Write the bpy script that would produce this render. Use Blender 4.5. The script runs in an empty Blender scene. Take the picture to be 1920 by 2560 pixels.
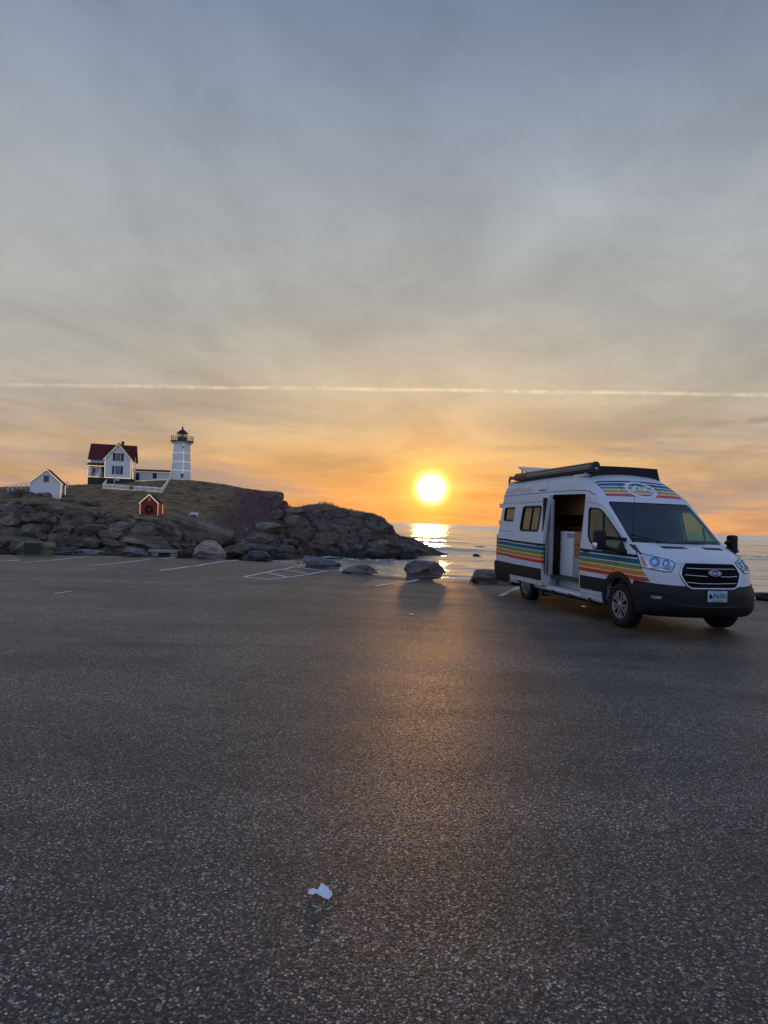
import bpy, bmesh, math, random
import numpy as np
from mathutils import Vector, Matrix, Euler

random.seed(7)
RNG = np.random.default_rng(11)
scene = bpy.context.scene
COL = scene.collection
rad = math.radians

# ------------------------------------------------------------------ camera
F_PX, CAM_H, PITCH, ROLL = 1740.0, 1.537, 0.01494, 0.03578     # focal length in pixels of a 1920 x 2560 frame
cam_data = bpy.data.cameras.new('camera')
cam = bpy.data.objects.new('camera', cam_data)
COL.objects.link(cam)
scene.camera = cam
cam_data.sensor_fit = 'HORIZONTAL'
cam_data.sensor_width = 36.0
cam_data.lens = 36.0 * F_PX / 1920.0
cam_data.clip_start = 0.05
cam_data.clip_end = 60000.0
_cp, _sp, _cr, _sr = math.cos(PITCH), math.sin(PITCH), math.cos(ROLL), math.sin(ROLL)
C_FWD = Vector((0, _cp, _sp))
C_UP0 = Vector((0, -_sp, _cp))
C_RIGHT = Vector((_cr, 0, 0)) + C_UP0 * _sr
C_UP = Vector((-_sr, 0, 0)) + C_UP0 * _cr
_m = Matrix((C_RIGHT, C_UP, -C_FWD)).transposed().to_4x4()
_m.translation = Vector((0, 0, CAM_H))
cam.matrix_world = _m
CAM = np.array([0, 0, CAM_H])


def ray(px, py):
    """direction through a pixel of the 1920 x 2560 photograph, scaled so that its y is 1"""
    d = C_FWD + C_RIGHT * ((px - 960) / F_PX) + C_UP * ((1280 - py) / F_PX)
    return np.array(d / d.y)


def at_depth(px, py, D):
    return Vector(CAM + ray(px, py) * D)


def on_ground(px, py, z=0.0):
    d = ray(px, py)
    return Vector(CAM + d * ((z - CAM_H) / d[2]))


# ------------------------------------------------------------------ sun and sky
SUN_DIR = Vector(ray(1078, 1221)).normalized()
SUN_EL = math.asin(SUN_DIR.z)
SUN_AZ = math.atan2(SUN_DIR.x, SUN_DIR.y)

scene.view_settings.view_transform = 'Standard'
scene.view_settings.look = 'None'
scene.view_settings.exposure = 0.06
scene.view_settings.gamma = 1.0
scene.view_settings.use_curve_mapping = False
scene.render.engine = 'CYCLES'
scene.cycles.use_denoising = True
scene.cycles.max_bounces = 8
scene.cycles.transparent_max_bounces = 12
scene.cycles.sample_clamp_indirect = 6.0
scene.cycles.caustics_reflective = False
scene.cycles.caustics_refractive = False


def srgb(r, g, b):
    f = lambda c: ((c / 255 + 0.055) / 1.055) ** 2.4 if c > 10 else c / 255 / 12.92
    return (f(r), f(g), f(b), 1.0)


class NT:
    """small helper to write node trees as expressions"""
    def __init__(self, tree):
        self.t = tree
        tree.nodes.clear()

    def n(self, kind, **kw):
        nd = self.t.nodes.new(kind)
        for k, v in kw.items():
            setattr(nd, k, v)
        return nd

    def put(self, sock, v):
        if isinstance(v, bpy.types.NodeSocket):
            self.t.links.new(v, sock)
        elif v is not None:
            if hasattr(sock.default_value, '__len__') and not hasattr(v, '__len__'):
                v = [v] * len(sock.default_value)
            if hasattr(sock.default_value, '__len__') and len(v) != len(sock.default_value):
                v = list(v)[:3] if len(sock.default_value) == 3 else list(v) + [1.0]
            sock.default_value = v

    def m(self, op, a, b=None, c=None, clamp=False):
        nd = self.n('ShaderNodeMath', operation=op, use_clamp=clamp)
        for s, v in zip(nd.inputs, (a, b, c)):
            if v is not None:
                self.put(s, v)
        return nd.outputs[0]

    def vm(self, op, a, b=None, out=0):
        nd = self.n('ShaderNodeVectorMath', operation=op)
        self.put(nd.inputs[0], a)
        if b is not None:
            self.put(nd.inputs[1], b)
        return nd.outputs['Value'] if op in ('DOT_PRODUCT', 'LENGTH', 'DISTANCE') else nd.outputs[0]

    def scale(self, a, s):
        nd = self.n('ShaderNodeVectorMath', operation='SCALE')
        self.put(nd.inputs[0], a)
        self.put(nd.inputs['Scale'], s)
        return nd.outputs[0]

    def sep(self, v):
        nd = self.n('ShaderNodeSeparateXYZ')
        self.put(nd.inputs[0], v)
        return nd.outputs

    def comb(self, x, y, z):
        nd = self.n('ShaderNodeCombineXYZ')
        for s, v in zip(nd.inputs, (x, y, z)):
            self.put(s, v)
        return nd.outputs[0]

    def mix(self, f, a, b, blend='MIX', clamp=False):
        nd = self.n('ShaderNodeMix', data_type='RGBA', blend_type=blend)
        nd.clamp_result = clamp
        self.put(nd.inputs[0], f)
        self.put(nd.inputs[6], a)
        self.put(nd.inputs[7], b)
        return nd.outputs[2]

    def ramp(self, f, stops, interp='LINEAR'):
        nd = self.n('ShaderNodeValToRGB')
        cr = nd.color_ramp
        cr.interpolation = interp
        while len(cr.elements) < len(stops):
            cr.elements.new(0.5)
        for e, (p, c) in zip(cr.elements, stops):
            e.position = p
            e.color = c if hasattr(c, '__len__') else (c, c, c, 1)
        self.put(nd.inputs[0], f)
        return nd.outputs[0]

    def noise(self, vec, scale, detail=4, rough=0.5, dist=0.0, out=0, dims='3D'):
        nd = self.n('ShaderNodeTexNoise', noise_dimensions=dims)
        self.put(nd.inputs['Vector'], vec)
        self.put(nd.inputs['Scale'], scale)
        self.put(nd.inputs['Detail'], detail)
        self.put(nd.inputs['Roughness'], rough)
        self.put(nd.inputs['Distortion'], dist)
        return nd.outputs[out]

    def voro(self, vec, scale, feature='F1', out=0, rand=1.0):
        nd = self.n('ShaderNodeTexVoronoi', feature=feature)
        self.put(nd.inputs['Vector'], vec)
        self.put(nd.inputs['Scale'], scale)
        self.put(nd.inputs['Randomness'], rand)
        return nd.outputs[out]

    def step(self, v, a, b):
        """smooth 0..1 between a and b"""
        nd = self.n('ShaderNodeMapRange', interpolation_type='SMOOTHSTEP')
        self.put(nd.inputs[0], v)
        self.put(nd.inputs[1], a)
        self.put(nd.inputs[2], b)
        return nd.outputs[0]

    def bump(self, h, strength=0.5, dist=0.02):
        nd = self.n('ShaderNodeBump')
        self.put(nd.inputs['Strength'], strength)
        self.put(nd.inputs['Distance'], dist)
        self.put(nd.inputs['Height'], h)
        return nd.outputs[0]


world = bpy.data.worlds.new('World')
scene.world = world
world.use_nodes = True


def build_sky():
    t = NT(world.node_tree)
    d = t.n('ShaderNodeTexCoord').outputs['Generated']
    d = t.vm('NORMALIZE', d)
    x, y, z = t.sep(d)
    zc = t.m('MAXIMUM', z, 0.0)
    sun = tuple(SUN_DIR)
    ca = t.vm('DOT_PRODUCT', d, sun)
    ang = t.m('MULTIPLY', t.m('ARCCOSINE', t.m('MINIMUM', ca, 1.0)), 180 / math.pi)      # degrees from the sun
    S = lambda e: math.sin(rad(e))
    warm = t.ramp(zc, [(0.0, srgb(226, 146, 84)), (S(2.5), srgb(224, 156, 92)), (S(5), srgb(212, 168, 112)),
                       (S(8), srgb(201, 174, 136)), (S(12), srgb(190, 177, 155)), (S(17), srgb(181, 178, 170)),
                       (S(24), srgb(165, 170, 174)), (S(31), srgb(145, 154, 169)), (S(38), srgb(121, 136, 160)),
                       (S(60), srgb(110, 127, 160))])
    cool = t.ramp(zc, [(0.0, srgb(170, 178, 200)), (S(6), srgb(171, 182, 208)), (S(14), srgb(167, 181, 212)),
                       (S(24), srgb(156, 174, 211)), (S(38), srgb(136, 157, 202)), (S(60), srgb(116, 139, 190))])
    mid = t.ramp(zc, [(0.0, srgb(206, 154, 114)), (S(2.5), srgb(200, 160, 126)), (S(5), srgb(190, 163, 136)), (S(8), srgb(177, 164, 149)), (S(12), srgb(171, 167, 159)),
                      (S(17), srgb(171, 171, 169)), (S(24), srgb(157, 162, 168)), (S(31), srgb(137, 147, 163)), (S(38), srgb(115, 130, 156)), (S(60), srgb(106, 128, 172))])
    away = t.step(ang, 45.0, 110.0)
    base = t.mix(away, t.mix(t.step(ang, 7.0, 34.0), warm, mid), cool)
    # thin high cloud: a sheet seen in perspective
    inv = t.m('DIVIDE', 1.0, t.m('ADD', zc, 0.10))
    pl = t.comb(t.m('MULTIPLY', x, inv), t.m('MULTIPLY', y, inv), 0.0)
    mp = t.n('ShaderNodeMapping')
    t.put(mp.inputs[0], pl)
    mp.inputs['Rotation'].default_value = (0, 0, rad(-38))
    mp.inputs['Scale'].default_value = (1.0, 0.72, 1.0)
    c1 = t.noise(mp.outputs[0], 1.05, 5, 0.55, 0.5)
    c2 = t.noise(mp.outputs[0], 4.2, 4, 0.62, 0.8)
    veil = t.m('ADD', t.m('MULTIPLY', t.step(c1, 0.28, 0.70), 0.34), t.m('MULTIPLY', t.step(c2, 0.25, 0.8), 0.09))
    shade = t.m('ADD', 0.79, veil)
    base = t.scale(base, shade)
    # low bands of grey cloud along the horizon
    az = t.m('ARCTAN2', x, y)
    bandv = t.comb(t.m('MULTIPLY', az, 2.6), t.m('ADD', t.m('MULTIPLY', z, 30.0), t.m('MULTIPLY', az, 1.5)), 3.7)
    b1 = t.noise(bandv, 1.0, 5, 0.55, 0.35)
    bm = t.m('MULTIPLY', t.step(b1, 0.44, 0.62), t.m('MULTIPLY', t.step(z, 0.22, 0.08), t.step(ang, 4.0, 15.0)))
    base = t.mix(t.m('MULTIPLY', bm, 0.80), base, t.mix(away, srgb(158, 143, 136), srgb(150, 152, 164)))
    b2 = t.noise(bandv, 3.1, 4, 0.6, 0.5)
    glow2 = t.m('MULTIPLY', t.step(b2, 0.45, 0.75), t.m('MULTIPLY', t.step(z, 0.20, 0.03), t.step(ang, 45.0, 12.0)))
    base = t.mix(t.m('MULTIPLY', glow2, 0.45), base, srgb(240, 172, 96))
    # the aureole of a sun behind thin cloud
    gl = lambda s, p=1.0: t.m('EXPONENT', t.m('MULTIPLY', t.m('POWER', t.m('DIVIDE', ang, s), p), -1.0))
    streak = t.m('ADD', 0.82, t.m('MULTIPLY', b2, 0.36))
    add = lambda a, b: t.vm('ADD', a, b)
    base = add(base, t.scale((0.40, 0.12, 0.0), t.m('MULTIPLY', gl(3.6), streak)))
    base = add(base, t.scale((0.9, 0.50, 0.03), t.m('MULTIPLY', gl(1.9, 1.5), streak)))
    base = add(base, t.scale((2.6, 2.0, 0.7), gl(1.20, 4.0)))
    base = add(base, t.scale((4.0, 3.8, 3.0), gl(0.98, 6.0)))
    # the contrail: a straight trail high up, seen as a great circle
    d1, d2 = Vector(ray(0, 961)), Vector(ray(1920, 987))
    nrm = d1.cross(d2).normalized()
    dist = t.m('ABSOLUTE', t.m('ADD', t.vm('DOT_PRODUCT', d, tuple(nrm)), t.m('MULTIPLY', t.m('SUBTRACT', t.noise(d, 9.0, 3), 0.5), 0.0035)))
    frag = t.noise(d, 46.0, 5, 0.65)
    wid = t.m('ADD', 0.0016, t.m('MULTIPLY', t.noise(d, 5.0, 2), 0.0014))
    line = t.m('EXPONENT', t.m('MULTIPLY', t.m('POWER', t.m('DIVIDE', dist, wid), 2.0), -1.0))
    fade = t.m('MULTIPLY', t.step(az, -0.85, -0.25), t.step(az, 1.0, 0.5))
    line = t.m('MULTIPLY', t.m('MULTIPLY', line, fade), t.m('MULTIPLY', t.step(frag, 0.25, 0.65), t.m('ADD', 0.35, t.noise(d, 14.0, 3))))
    base = add(base, t.scale((0.27, 0.23, 0.15), line))
    # a few separate wisps low over the sea
    def wisp(p, q, wd, a0, a1, amt, col, seed):
        n_ = Vector(ray(*p)).cross(Vector(ray(*q))).normalized()
        wob = t.m('MULTIPLY', t.m('SUBTRACT', t.noise(t.vm('ADD', d, (seed, 0, 0)), 11.0, 2, 0.6), 0.5), wd * 2.6)
        e_ = t.m('EXPONENT', t.m('MULTIPLY', t.m('POWER', t.m('DIVIDE', t.m('ADD', t.vm('DOT_PRODUCT', d, tuple(n_)), wob), wd), 2.0), -1.0))
        aa = lambda px: math.atan2(ray(px, 1200)[0], 1.0)
        f_ = t.m('MULTIPLY', t.step(az, aa(a0), aa(a0 + (a1 - a0) * 0.35)), t.step(az, aa(a1), aa(a1 - (a1 - a0) * 0.3)))
        br = t.step(t.noise(t.vm('ADD', d, (0, seed, 0)), 24.0, 2, 0.6), 0.30, 0.62)
        return t.mix(t.m('MULTIPLY', t.m('MULTIPLY', e_, f_), t.m('MULTIPLY', br, amt)), base, col)
    base = wisp((1500, 1078), (1920, 1048), 0.0040, 1480, 2300, 0.55, srgb(140, 128, 122), 2.1)
    base = wisp((1130, 1128), (1480, 1112), 0.0045, 1060, 1620, 0.40, srgb(186, 150, 110), 6.7)
    base = wisp((760, 1172), (960, 1140), 0.0050, 690, 1020, 0.35, srgb(178, 146, 116), 8.2)
    base = wisp((950, 1186), (1260, 1140), 0.0028, 900, 1330, 0.55, srgb(255, 206, 110), 9.9)
    base = wisp((1500, 1225), (1920, 1215), 0.0150, 1420, 2600, 0.55, srgb(150, 138, 134), 5.2)
    # clear-air skylight behind the veil
    sky = t.n('ShaderNodeTexSky', sky_type='NISHITA')
    sky.sun_disc = False
    sky.sun_elevation = SUN_EL
    sky.sun_rotation = SUN_AZ
    sky.air_density = 1.0
    sky.dust_density = 1.5
    bg = t.n('ShaderNodeBackground')
    t.put(bg.inputs[0], base)
    bg.inputs[1].default_value = 1.0
    bg2 = t.n('ShaderNodeBackground')
    t.put(bg2.inputs[0], sky.outputs[0])
    bg2.inputs[1].default_value = 0.003
    ad = t.n('ShaderNodeAddShader')
    t.t.links.new(bg.outputs[0], ad.inputs[0])
    t.t.links.new(bg2.outputs[0], ad.inputs[1])
    t.t.links.new(ad.outputs[0], t.n('ShaderNodeOutputWorld').inputs[0])


build_sky()
world.cycles.sampling_method = 'MANUAL'
world.cycles.sample_map_resolution = 512
sun_data = bpy.data.lights.new('sun', 'SUN')
sun_data.energy = 0.34
sun_data.angle = rad(2.6)
sun_data.color = (1.0, 0.44, 0.13)
sun_ob = bpy.data.objects.new('sun', sun_data)
COL.objects.link(sun_ob)
sun_ob.location = (0, 0, 60)
sun_ob.rotation_euler = SUN_DIR.to_track_quat('Z', 'Y').to_euler()
# ------------------------------------------------------------------ helpers: noise, meshes, materials
def _hash(ix, iy, iz, seed):
    h = (ix.astype(np.int64) * 374761393 + iy.astype(np.int64) * 668265263 + iz.astype(np.int64) * 2147483647 + seed * 974634777) & 0xffffffff
    h = ((h ^ (h >> 13)) * 1274126177) & 0xffffffff
    h = ((h ^ (h >> 16)) * 2246822519) & 0xffffffff
    return ((h ^ (h >> 15)) & 0xffffff) / float(0xffffff)


def vnoise(p, seed=0):
    p = np.asarray(p, float)
    i = np.floor(p)
    f = p - i
    f = f * f * f * (f * (f * 6 - 15) + 10)
    i = i.astype(np.int64)
    r = 0
    for dx in (0, 1):
        for dy in (0, 1):
            for dz in (0, 1):
                w = (f[..., 0] if dx else 1 - f[..., 0]) * (f[..., 1] if dy else 1 - f[..., 1]) * (f[..., 2] if dz else 1 - f[..., 2])
                r = r + w * _hash(i[..., 0] + dx, i[..., 1] + dy, i[..., 2] + dz, seed)
    return r * 2 - 1


def fbm(p, oct=4, seed=0, gain=0.5):
    p = np.asarray(p, float)
    a, r, s = 1.0, 0.0, 0.0
    for k in range(oct):
        r = r + a * vnoise(p * (2.03 ** k) + 17.3 * k, seed + k)
        s += a
        a *= gain
    return r / s


def worley(p, seed=0):
    """F1, F2 and the cell's own random number"""
    p = np.asarray(p, float)
    i = np.floor(p).astype(np.int64)
    f1 = np.full(p.shape[:-1], 9.0)
    f2 = f1.copy()
    cid = np.zeros(p.shape[:-1])
    for dx in (-1, 0, 1):
        for dy in (-1, 0, 1):
            for dz in (-1, 0, 1):
                c = i + np.array([dx, dy, dz])
                q = np.stack([_hash(c[..., 0], c[..., 1], c[..., 2], seed + k) for k in range(3)], -1) + c
                dd = np.linalg.norm(q - p, axis=-1)
                rid = _hash(c[..., 0], c[..., 1], c[..., 2], seed + 9)
                near = dd < f1
                f2 = np.where(near, f1, np.minimum(f2, dd))
                cid = np.where(near, rid, cid)
                f1 = np.where(near, dd, f1)
    return f1, f2, cid


def link(ob, parent=None):
    COL.objects.link(ob)
    if parent is not None:
        ob.parent = parent
    return ob


def tag(o, label=None, cat=None, group=None, kind=None):
    if label: o['label'] = label
    if cat: o['category'] = cat
    if group: o['group'] = group
    if kind: o['kind'] = kind
    return o


def empty(name, loc=(0, 0, 0), rz=0.0):
    o = bpy.data.objects.new(name, None)
    o.empty_display_size = 0.2
    o.location = loc
    o.rotation_euler = (0, 0, rz)
    return link(o)


def mesh_from(name, verts, faces, mats=(), smooth=False, fmat=None):
    me = bpy.data.meshes.new(name)
    me.from_pydata([tuple(v) for v in verts], [], [tuple(int(i) for i in f) for f in faces])
    for m in (mats if isinstance(mats, (list, tuple)) else [mats]):
        me.materials.append(m)
    if fmat is not None:
        me.polygons.foreach_set('material_index', fmat)
    me.validate(clean_customdata=False)
    shade(me, smooth)
    return me


def shade(me, smooth):
    """False: flat; True: smooth; a number: smooth with edges sharper than that angle kept"""
    me.polygons.foreach_set('use_smooth', [bool(smooth)] * len(me.polygons))
    if smooth and smooth is not True:
        me.set_sharp_from_angle(angle=rad(smooth))
    me.update()


def obj(name, me, parent=None):
    return link(bpy.data.objects.new(name, me), parent)


def grid_faces(nu, nv, wrap_v=False):
    f = []
    for i in range(nu - 1):
        for j in range(nv if wrap_v else nv - 1):
            k = (j + 1) % nv
            f.append((i * nv + j, i * nv + k, (i + 1) * nv + k, (i + 1) * nv + j))
    return f


class MB:
    """collects simple solids into one mesh"""
    def __init__(self):
        self.v, self.f, self.mi = [], [], []
        self.cur = 0

    def add(self, verts, faces):
        o = len(self.v)
        self.v += [Vector(p) for p in verts]
        self.f += [tuple(i + o for i in fc) for fc in faces]
        self.mi += [self.cur] * len(faces)
        return self

    def box(self, x0, x1, y0, y1, z0, z1, bev=0.0, M=None):
        if bev > 0:
            bm = bmesh.new()
            bmesh.ops.create_cube(bm, size=1.0)
            for v in bm.verts:
                v.co = Vector(((x0 + x1) / 2 + v.co.x * (x1 - x0), (y0 + y1) / 2 + v.co.y * (y1 - y0), (z0 + z1) / 2 + v.co.z * (z1 - z0)))
            bmesh.ops.bevel(bm, geom=bm.edges[:], offset=bev, segments=2, affect='EDGES', profile=0.6)
            bm.verts.index_update()
            vs = [v.co.copy() for v in bm.verts]
            fs = [[v.index for v in f.verts] for f in bm.faces]
            bm.free()
        else:
            vs = [Vector((x, y, z)) for x in (x0, x1) for y in (y0, y1) for z in (z0, z1)]
            fs = [(0, 1, 3, 2), (4, 6, 7, 5), (0, 4, 5, 1), (2, 3, 7, 6), (0, 2, 6, 4), (1, 5, 7, 3)]
        if M is not None:
            vs = [M @ v for v in vs]
        return self.add(vs, fs)

    def prism(self, poly, axis, a, b, M=None):
        """poly is a list of 2-d points in the two other axes (in xyz order)"""
        n = len(poly)
        mk = {'x': lambda p, t: (t, p[0], p[1]), 'y': lambda p, t: (p[0], t, p[1]), 'z': lambda p, t: (p[0], p[1], t)}[axis]
        vs = [Vector(mk(p, a)) for p in poly] + [Vector(mk(p, b)) for p in poly]
        fs = [tuple(range(n)), tuple(range(2 * n - 1, n - 1, -1))] + [((i + 1) % n, i, n + i, n + (i + 1) % n) for i in range(n)]
        if M is not None:
            vs = [M @ v for v in vs]
        return self.add(vs, fs)

    def tube(self, pts, r, n=8, closed=False, caps=True):
        pts = [Vector(p) for p in pts]
        m = len(pts)
        rr = r if hasattr(r, '__len__') else [r] * m
        vs, fs = [], []
        up = None
        for i, p in enumerate(pts):
            if closed:
                tn = (pts[(i + 1) % m] - pts[i - 1]).normalized()
            else:
                tn = (pts[min(i + 1, m - 1)] - pts[max(i - 1, 0)]).normalized()
            if up is None:
                up = tn.orthogonal().normalized()
            up = (up - tn * up.dot(tn))
            up = up.normalized() if up.length > 1e-6 else tn.orthogonal().normalized()
            sd = tn.cross(up)
            for k in range(n):
                a = 2 * math.pi * k / n
                vs.append(p + (up * math.cos(a) + sd * math.sin(a)) * rr[i])
        for i in range(m if closed else m - 1):
            for k in range(n):
                a, b = i * n, ((i + 1) % m) * n
                fs.append((a + k, a + (k + 1) % n, b + (k + 1) % n, b + k))
        if caps and not closed:
            fs.append(tuple(range(n - 1, -1, -1)))
            fs.append(tuple((m - 1) * n + k for k in range(n)))
        return self.add(vs, fs)

    def lathe(self, prof, n=32, M=None, cap=True):
        """prof: (radius, height) pairs, turned about z"""
        vs, fs = [], []
        for r, z in prof:
            for k in range(n):
                a = 2 * math.pi * k / n
                vs.append(Vector((r * math.cos(a), r * math.sin(a), z)))
        for i in range(len(prof) - 1):
            for k in range(n):
                fs.append((i * n + k, i * n + (k + 1) % n, (i + 1) * n + (k + 1) % n, (i + 1) * n + k))
        if cap:
            fs.append(tuple(range(n - 1, -1, -1)))
            fs.append(tuple((len(prof) - 1) * n + k for k in range(n)))
        if M is not None:
            vs = [M @ v for v in vs]
        return self.add(vs, fs)

    def mesh(self, name, mats, smooth=False):
        me = bpy.data.meshes.new(name)
        me.from_pydata([tuple(v) for v in self.v], [], self.f)
        mats = mats if isinstance(mats, (list, tuple)) else [mats]
        for m in mats:
            me.materials.append(m)
        me.polygons.foreach_set('material_index', self.mi)
        bm = bmesh.new()
        bm.from_mesh(me)
        bmesh.ops.recalc_face_normals(bm, faces=bm.faces[:])
        bm.to_mesh(me)
        bm.free()
        shade(me, smooth)
        return me

    def build(self, name, mats, parent=None, smooth=False):
        return obj(name, self.mesh(name, mats, smooth), parent)


def material(name):
    m = bpy.data.materials.new(name)
    m.use_nodes = True
    t = NT(m.node_tree)
    out = t.n('ShaderNodeOutputMaterial')
    return m, t, out


def principled(t, out, color, rough=0.5, metal=0.0, normal=None, spec=0.5, **kw):
    b = t.n('ShaderNodeBsdfPrincipled')
    t.put(b.inputs['Base Color'], color)
    t.put(b.inputs['Roughness'], rough)
    t.put(b.inputs['Metallic'], metal)
    t.put(b.inputs['Specular IOR Level'], spec)
    if normal is not None:
        t.put(b.inputs['Normal'], normal)
    for k, v in kw.items():
        t.put(b.inputs[k.replace('_', ' ')], v)
    t.t.links.new(b.outputs[0], out.inputs[0])
    return b


def pmat(name, c, rough=0.5, metal=0.0, var=0.10, scale=8.0, bump=0.0, bscale=60.0, spec=0.5, **kw):
    """plain procedural material: a colour that drifts a little, with fine relief"""
    m, t, out = material(name)
    co = t.n('ShaderNodeTexCoord').outputs['Object']
    nz = t.noise(co, scale, 5, 0.6)
    f = t.m('ADD', 1.0 - var, t.m('MULTIPLY', nz, 2 * var))
    col = t.scale(tuple(c)[:3], f)
    rg = t.m('ADD', rough - 0.05, t.m('MULTIPLY', t.noise(co, scale * 2.3, 3), 0.10))
    nm = t.bump(t.noise(co, bscale, 4, 0.6), bump, 0.01) if bump > 0 else None
    principled(t, out, col, rg, metal, nm, spec, **kw)
    return m


def emit_mat(name, c, strength, base=(0.8, 0.7, 0.4)):
    m, t, out = material(name)
    co = t.n('ShaderNodeTexCoord').outputs['Object']
    fl = t.m('ADD', 0.6, t.m('MULTIPLY', t.noise(co, 3.0, 2), 0.8))
    principled(t, out, base, 0.5, Emission_Color=c, Emission_Strength=t.m('MULTIPLY', fl, strength))
    return m


def boolean(a, b, op):
    """mesh a (op) mesh b, as a new mesh"""
    oa = bpy.data.objects.new('tmp_a', a)
    ob = bpy.data.objects.new('tmp_b', b)
    COL.objects.link(oa)
    COL.objects.link(ob)
    md = oa.modifiers.new('b', 'BOOLEAN')
    md.operation = op
    md.solver = 'EXACT'
    md.object = ob
    dg = bpy.context.evaluated_depsgraph_get()
    me = bpy.data.meshes.new_from_object(oa.evaluated_get(dg))
    bpy.data.objects.remove(oa)
    bpy.data.objects.remove(ob)
    return me


def text_geo(s, size=1.0, font_scale_x=1.0, bold=0.0):
    """verts (2-d, centred) and faces of a piece of lettering"""
    cu = bpy.data.curves.new('lettering', 'FONT')
    cu.body = s
    cu.size = size
    cu.align_x = 'CENTER'
    cu.align_y = 'CENTER'
    cu.offset = bold
    cu.resolution_u = 3
    o = bpy.data.objects.new('tmp_text', cu)
    COL.objects.link(o)
    dg = bpy.context.evaluated_depsgraph_get()
    me = bpy.data.meshes.new_from_object(o.evaluated_get(dg))
    vs = [(v.co.x * font_scale_x, v.co.y) for v in me.vertices]
    fs = [tuple(p.vertices) for p in me.polygons]
    bpy.data.objects.remove(o)
    bpy.data.curves.remove(cu)
    bpy.data.meshes.remove(me)
    return vs, fs


def lerp_table(tab):
    xs = np.array([p[0] for p in tab], float)
    ys = np.array([p[1] for p in tab], float)
    return lambda q: np.interp(q, xs, ys)


def smooth_table(tab):
    """monotone cubic through the points of a table"""
    xs = np.array([p[0] for p in tab], float)
    ys = np.array([p[1] for p in tab], float)
    h = np.diff(xs)
    d = np.diff(ys) / h
    m = np.zeros_like(xs)
    m[1:-1] = np.where(d[:-1] * d[1:] > 0, 2 * d[:-1] * d[1:] / (d[:-1] + d[1:] + 1e-12), 0)
    m[0], m[-1] = d[0], d[-1]

    def f(q):
        q = np.clip(np.asarray(q, float), xs[0], xs[-1])
        i = np.clip(np.searchsorted(xs, q) - 1, 0, len(h) - 1)
        t = (q - xs[i]) / h[i]
        return ((2 * t ** 3 - 3 * t ** 2 + 1) * ys[i] + (t ** 3 - 2 * t ** 2 + t) * h[i] * m[i]
                + (-2 * t ** 3 + 3 * t ** 2) * ys[i + 1] + (t ** 3 - t ** 2) * h[i] * m[i + 1])
    return f
# ------------------------------------------------------------------ materials of the setting
SEA_Z = -6.1


def make_asphalt():
    m, t, out = material('asphalt')
    co = t.n('ShaderNodeTexCoord').outputs['Object']
    warp = t.vm('ADD', co, t.scale(t.noise(co, 60, 2, out=1), 0.006))
    cell = t.voro(warp, 98.0, 'F1', 1)
    dist = t.voro(warp, 98.0, 'F1', 0)
    r = t.sep(cell)
    tone = t.ramp(r[0], [(0.0, 0.010), (0.25, 0.036), (0.52, 0.095), (0.78, 0.22), (0.92, 0.40), (1.0, 0.75)])
    tint = t.ramp(r[1], [(0.0, (0.78, 0.92, 1.14, 1)), (0.45, (0.98, 1, 1.02, 1)), (0.8, (1.12, 1.0, 0.88, 1)), (1.0, (1.38, 0.95, 0.64, 1))])
    stone = t.mix(1.0, tone, tint, 'MULTIPLY')
    gap = t.step(dist, 0.40, 0.66)
    stone = t.mix(t.m('MULTIPLY', gap, 0.92), stone, (0.010, 0.010, 0.011, 1))
    # wear: lighter, dusty lanes and darker damp or oily stains
    big = t.noise(co, 0.22, 5, 0.6, 0.6)
    mid = t.noise(co, 1.1, 5, 0.62, 0.4)
    mp = t.n('ShaderNodeMapping')
    t.put(mp.inputs[0], co)
    mp.inputs['Scale'].default_value = (0.12, 0.75, 1.0)
    mp.inputs['Rotation'].default_value = (0, 0, rad(-7))
    lane = t.noise(mp.outputs[0], 1.0, 5, 0.6, 0.5)
    f = t.m('ADD', 0.22, t.m('ADD', t.m('MULTIPLY', t.step(big, 0.32, 0.68), 0.42), t.m('ADD', t.m('MULTIPLY', t.step(mid, 0.30, 0.70), 0.38), t.m('MULTIPLY', t.step(lane, 0.30, 0.70), 0.62))))
    col = t.mix(1.0, t.scale(stone, t.m('MULTIPLY', f, 0.95)), (1.24, 1.02, 0.76, 1), 'MULTIPLY')
    col = t.mix(0.12, col, t.scale((0.105, 0.082, 0.062), f))
    mp2 = t.n('ShaderNodeMapping')
    t.put(mp2.inputs[0], co)
    mp2.inputs['Scale'].default_value = (0.30, 1.5, 1.0)
    mp2.inputs['Rotation'].default_value = (0, 0, rad(5))
    run = t.step(t.noise(mp2.outputs[0], 0.8, 4, 0.6, 0.6), 0.55, 0.72)
    col = t.scale(col, t.m('SUBTRACT', 1.0, t.m('MULTIPLY', run, 0.55)))
    stain = t.step(t.noise(co, 0.55, 3, 0.5, 0.2), 0.66, 0.74)
    col = t.mix(t.m('MULTIPLY', stain, 0.45), col, (0.012, 0.012, 0.012, 1))
    # hairline cracks
    cr = t.voro(t.vm('ADD', co, t.scale(t.noise(co, 1.3, 4, out=1), 0.9)), 0.16, 'DISTANCE_TO_EDGE', 0)
    crack = t.m('MULTIPLY', t.step(cr, 0.0015, 0.0006), t.step(t.noise(co, 0.3, 2), 0.52, 0.60))
    col = t.mix(crack, col, (0.006, 0.006, 0.006, 1))
    h = t.m('SUBTRACT', t.m('MULTIPLY', t.m('SUBTRACT', 1.0, t.m('MULTIPLY', dist, 1.4)), t.m('ADD', 0.5, r[2])), t.m('MULTIPLY', crack, 2.0))
    rg = t.m('ADD', 0.44, t.m('MULTIPLY', r[1], 0.28))
    principled(t, out, col, rg, 0, t.bump(h, 0.26, 0.006), 0.50)
    return m


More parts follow.
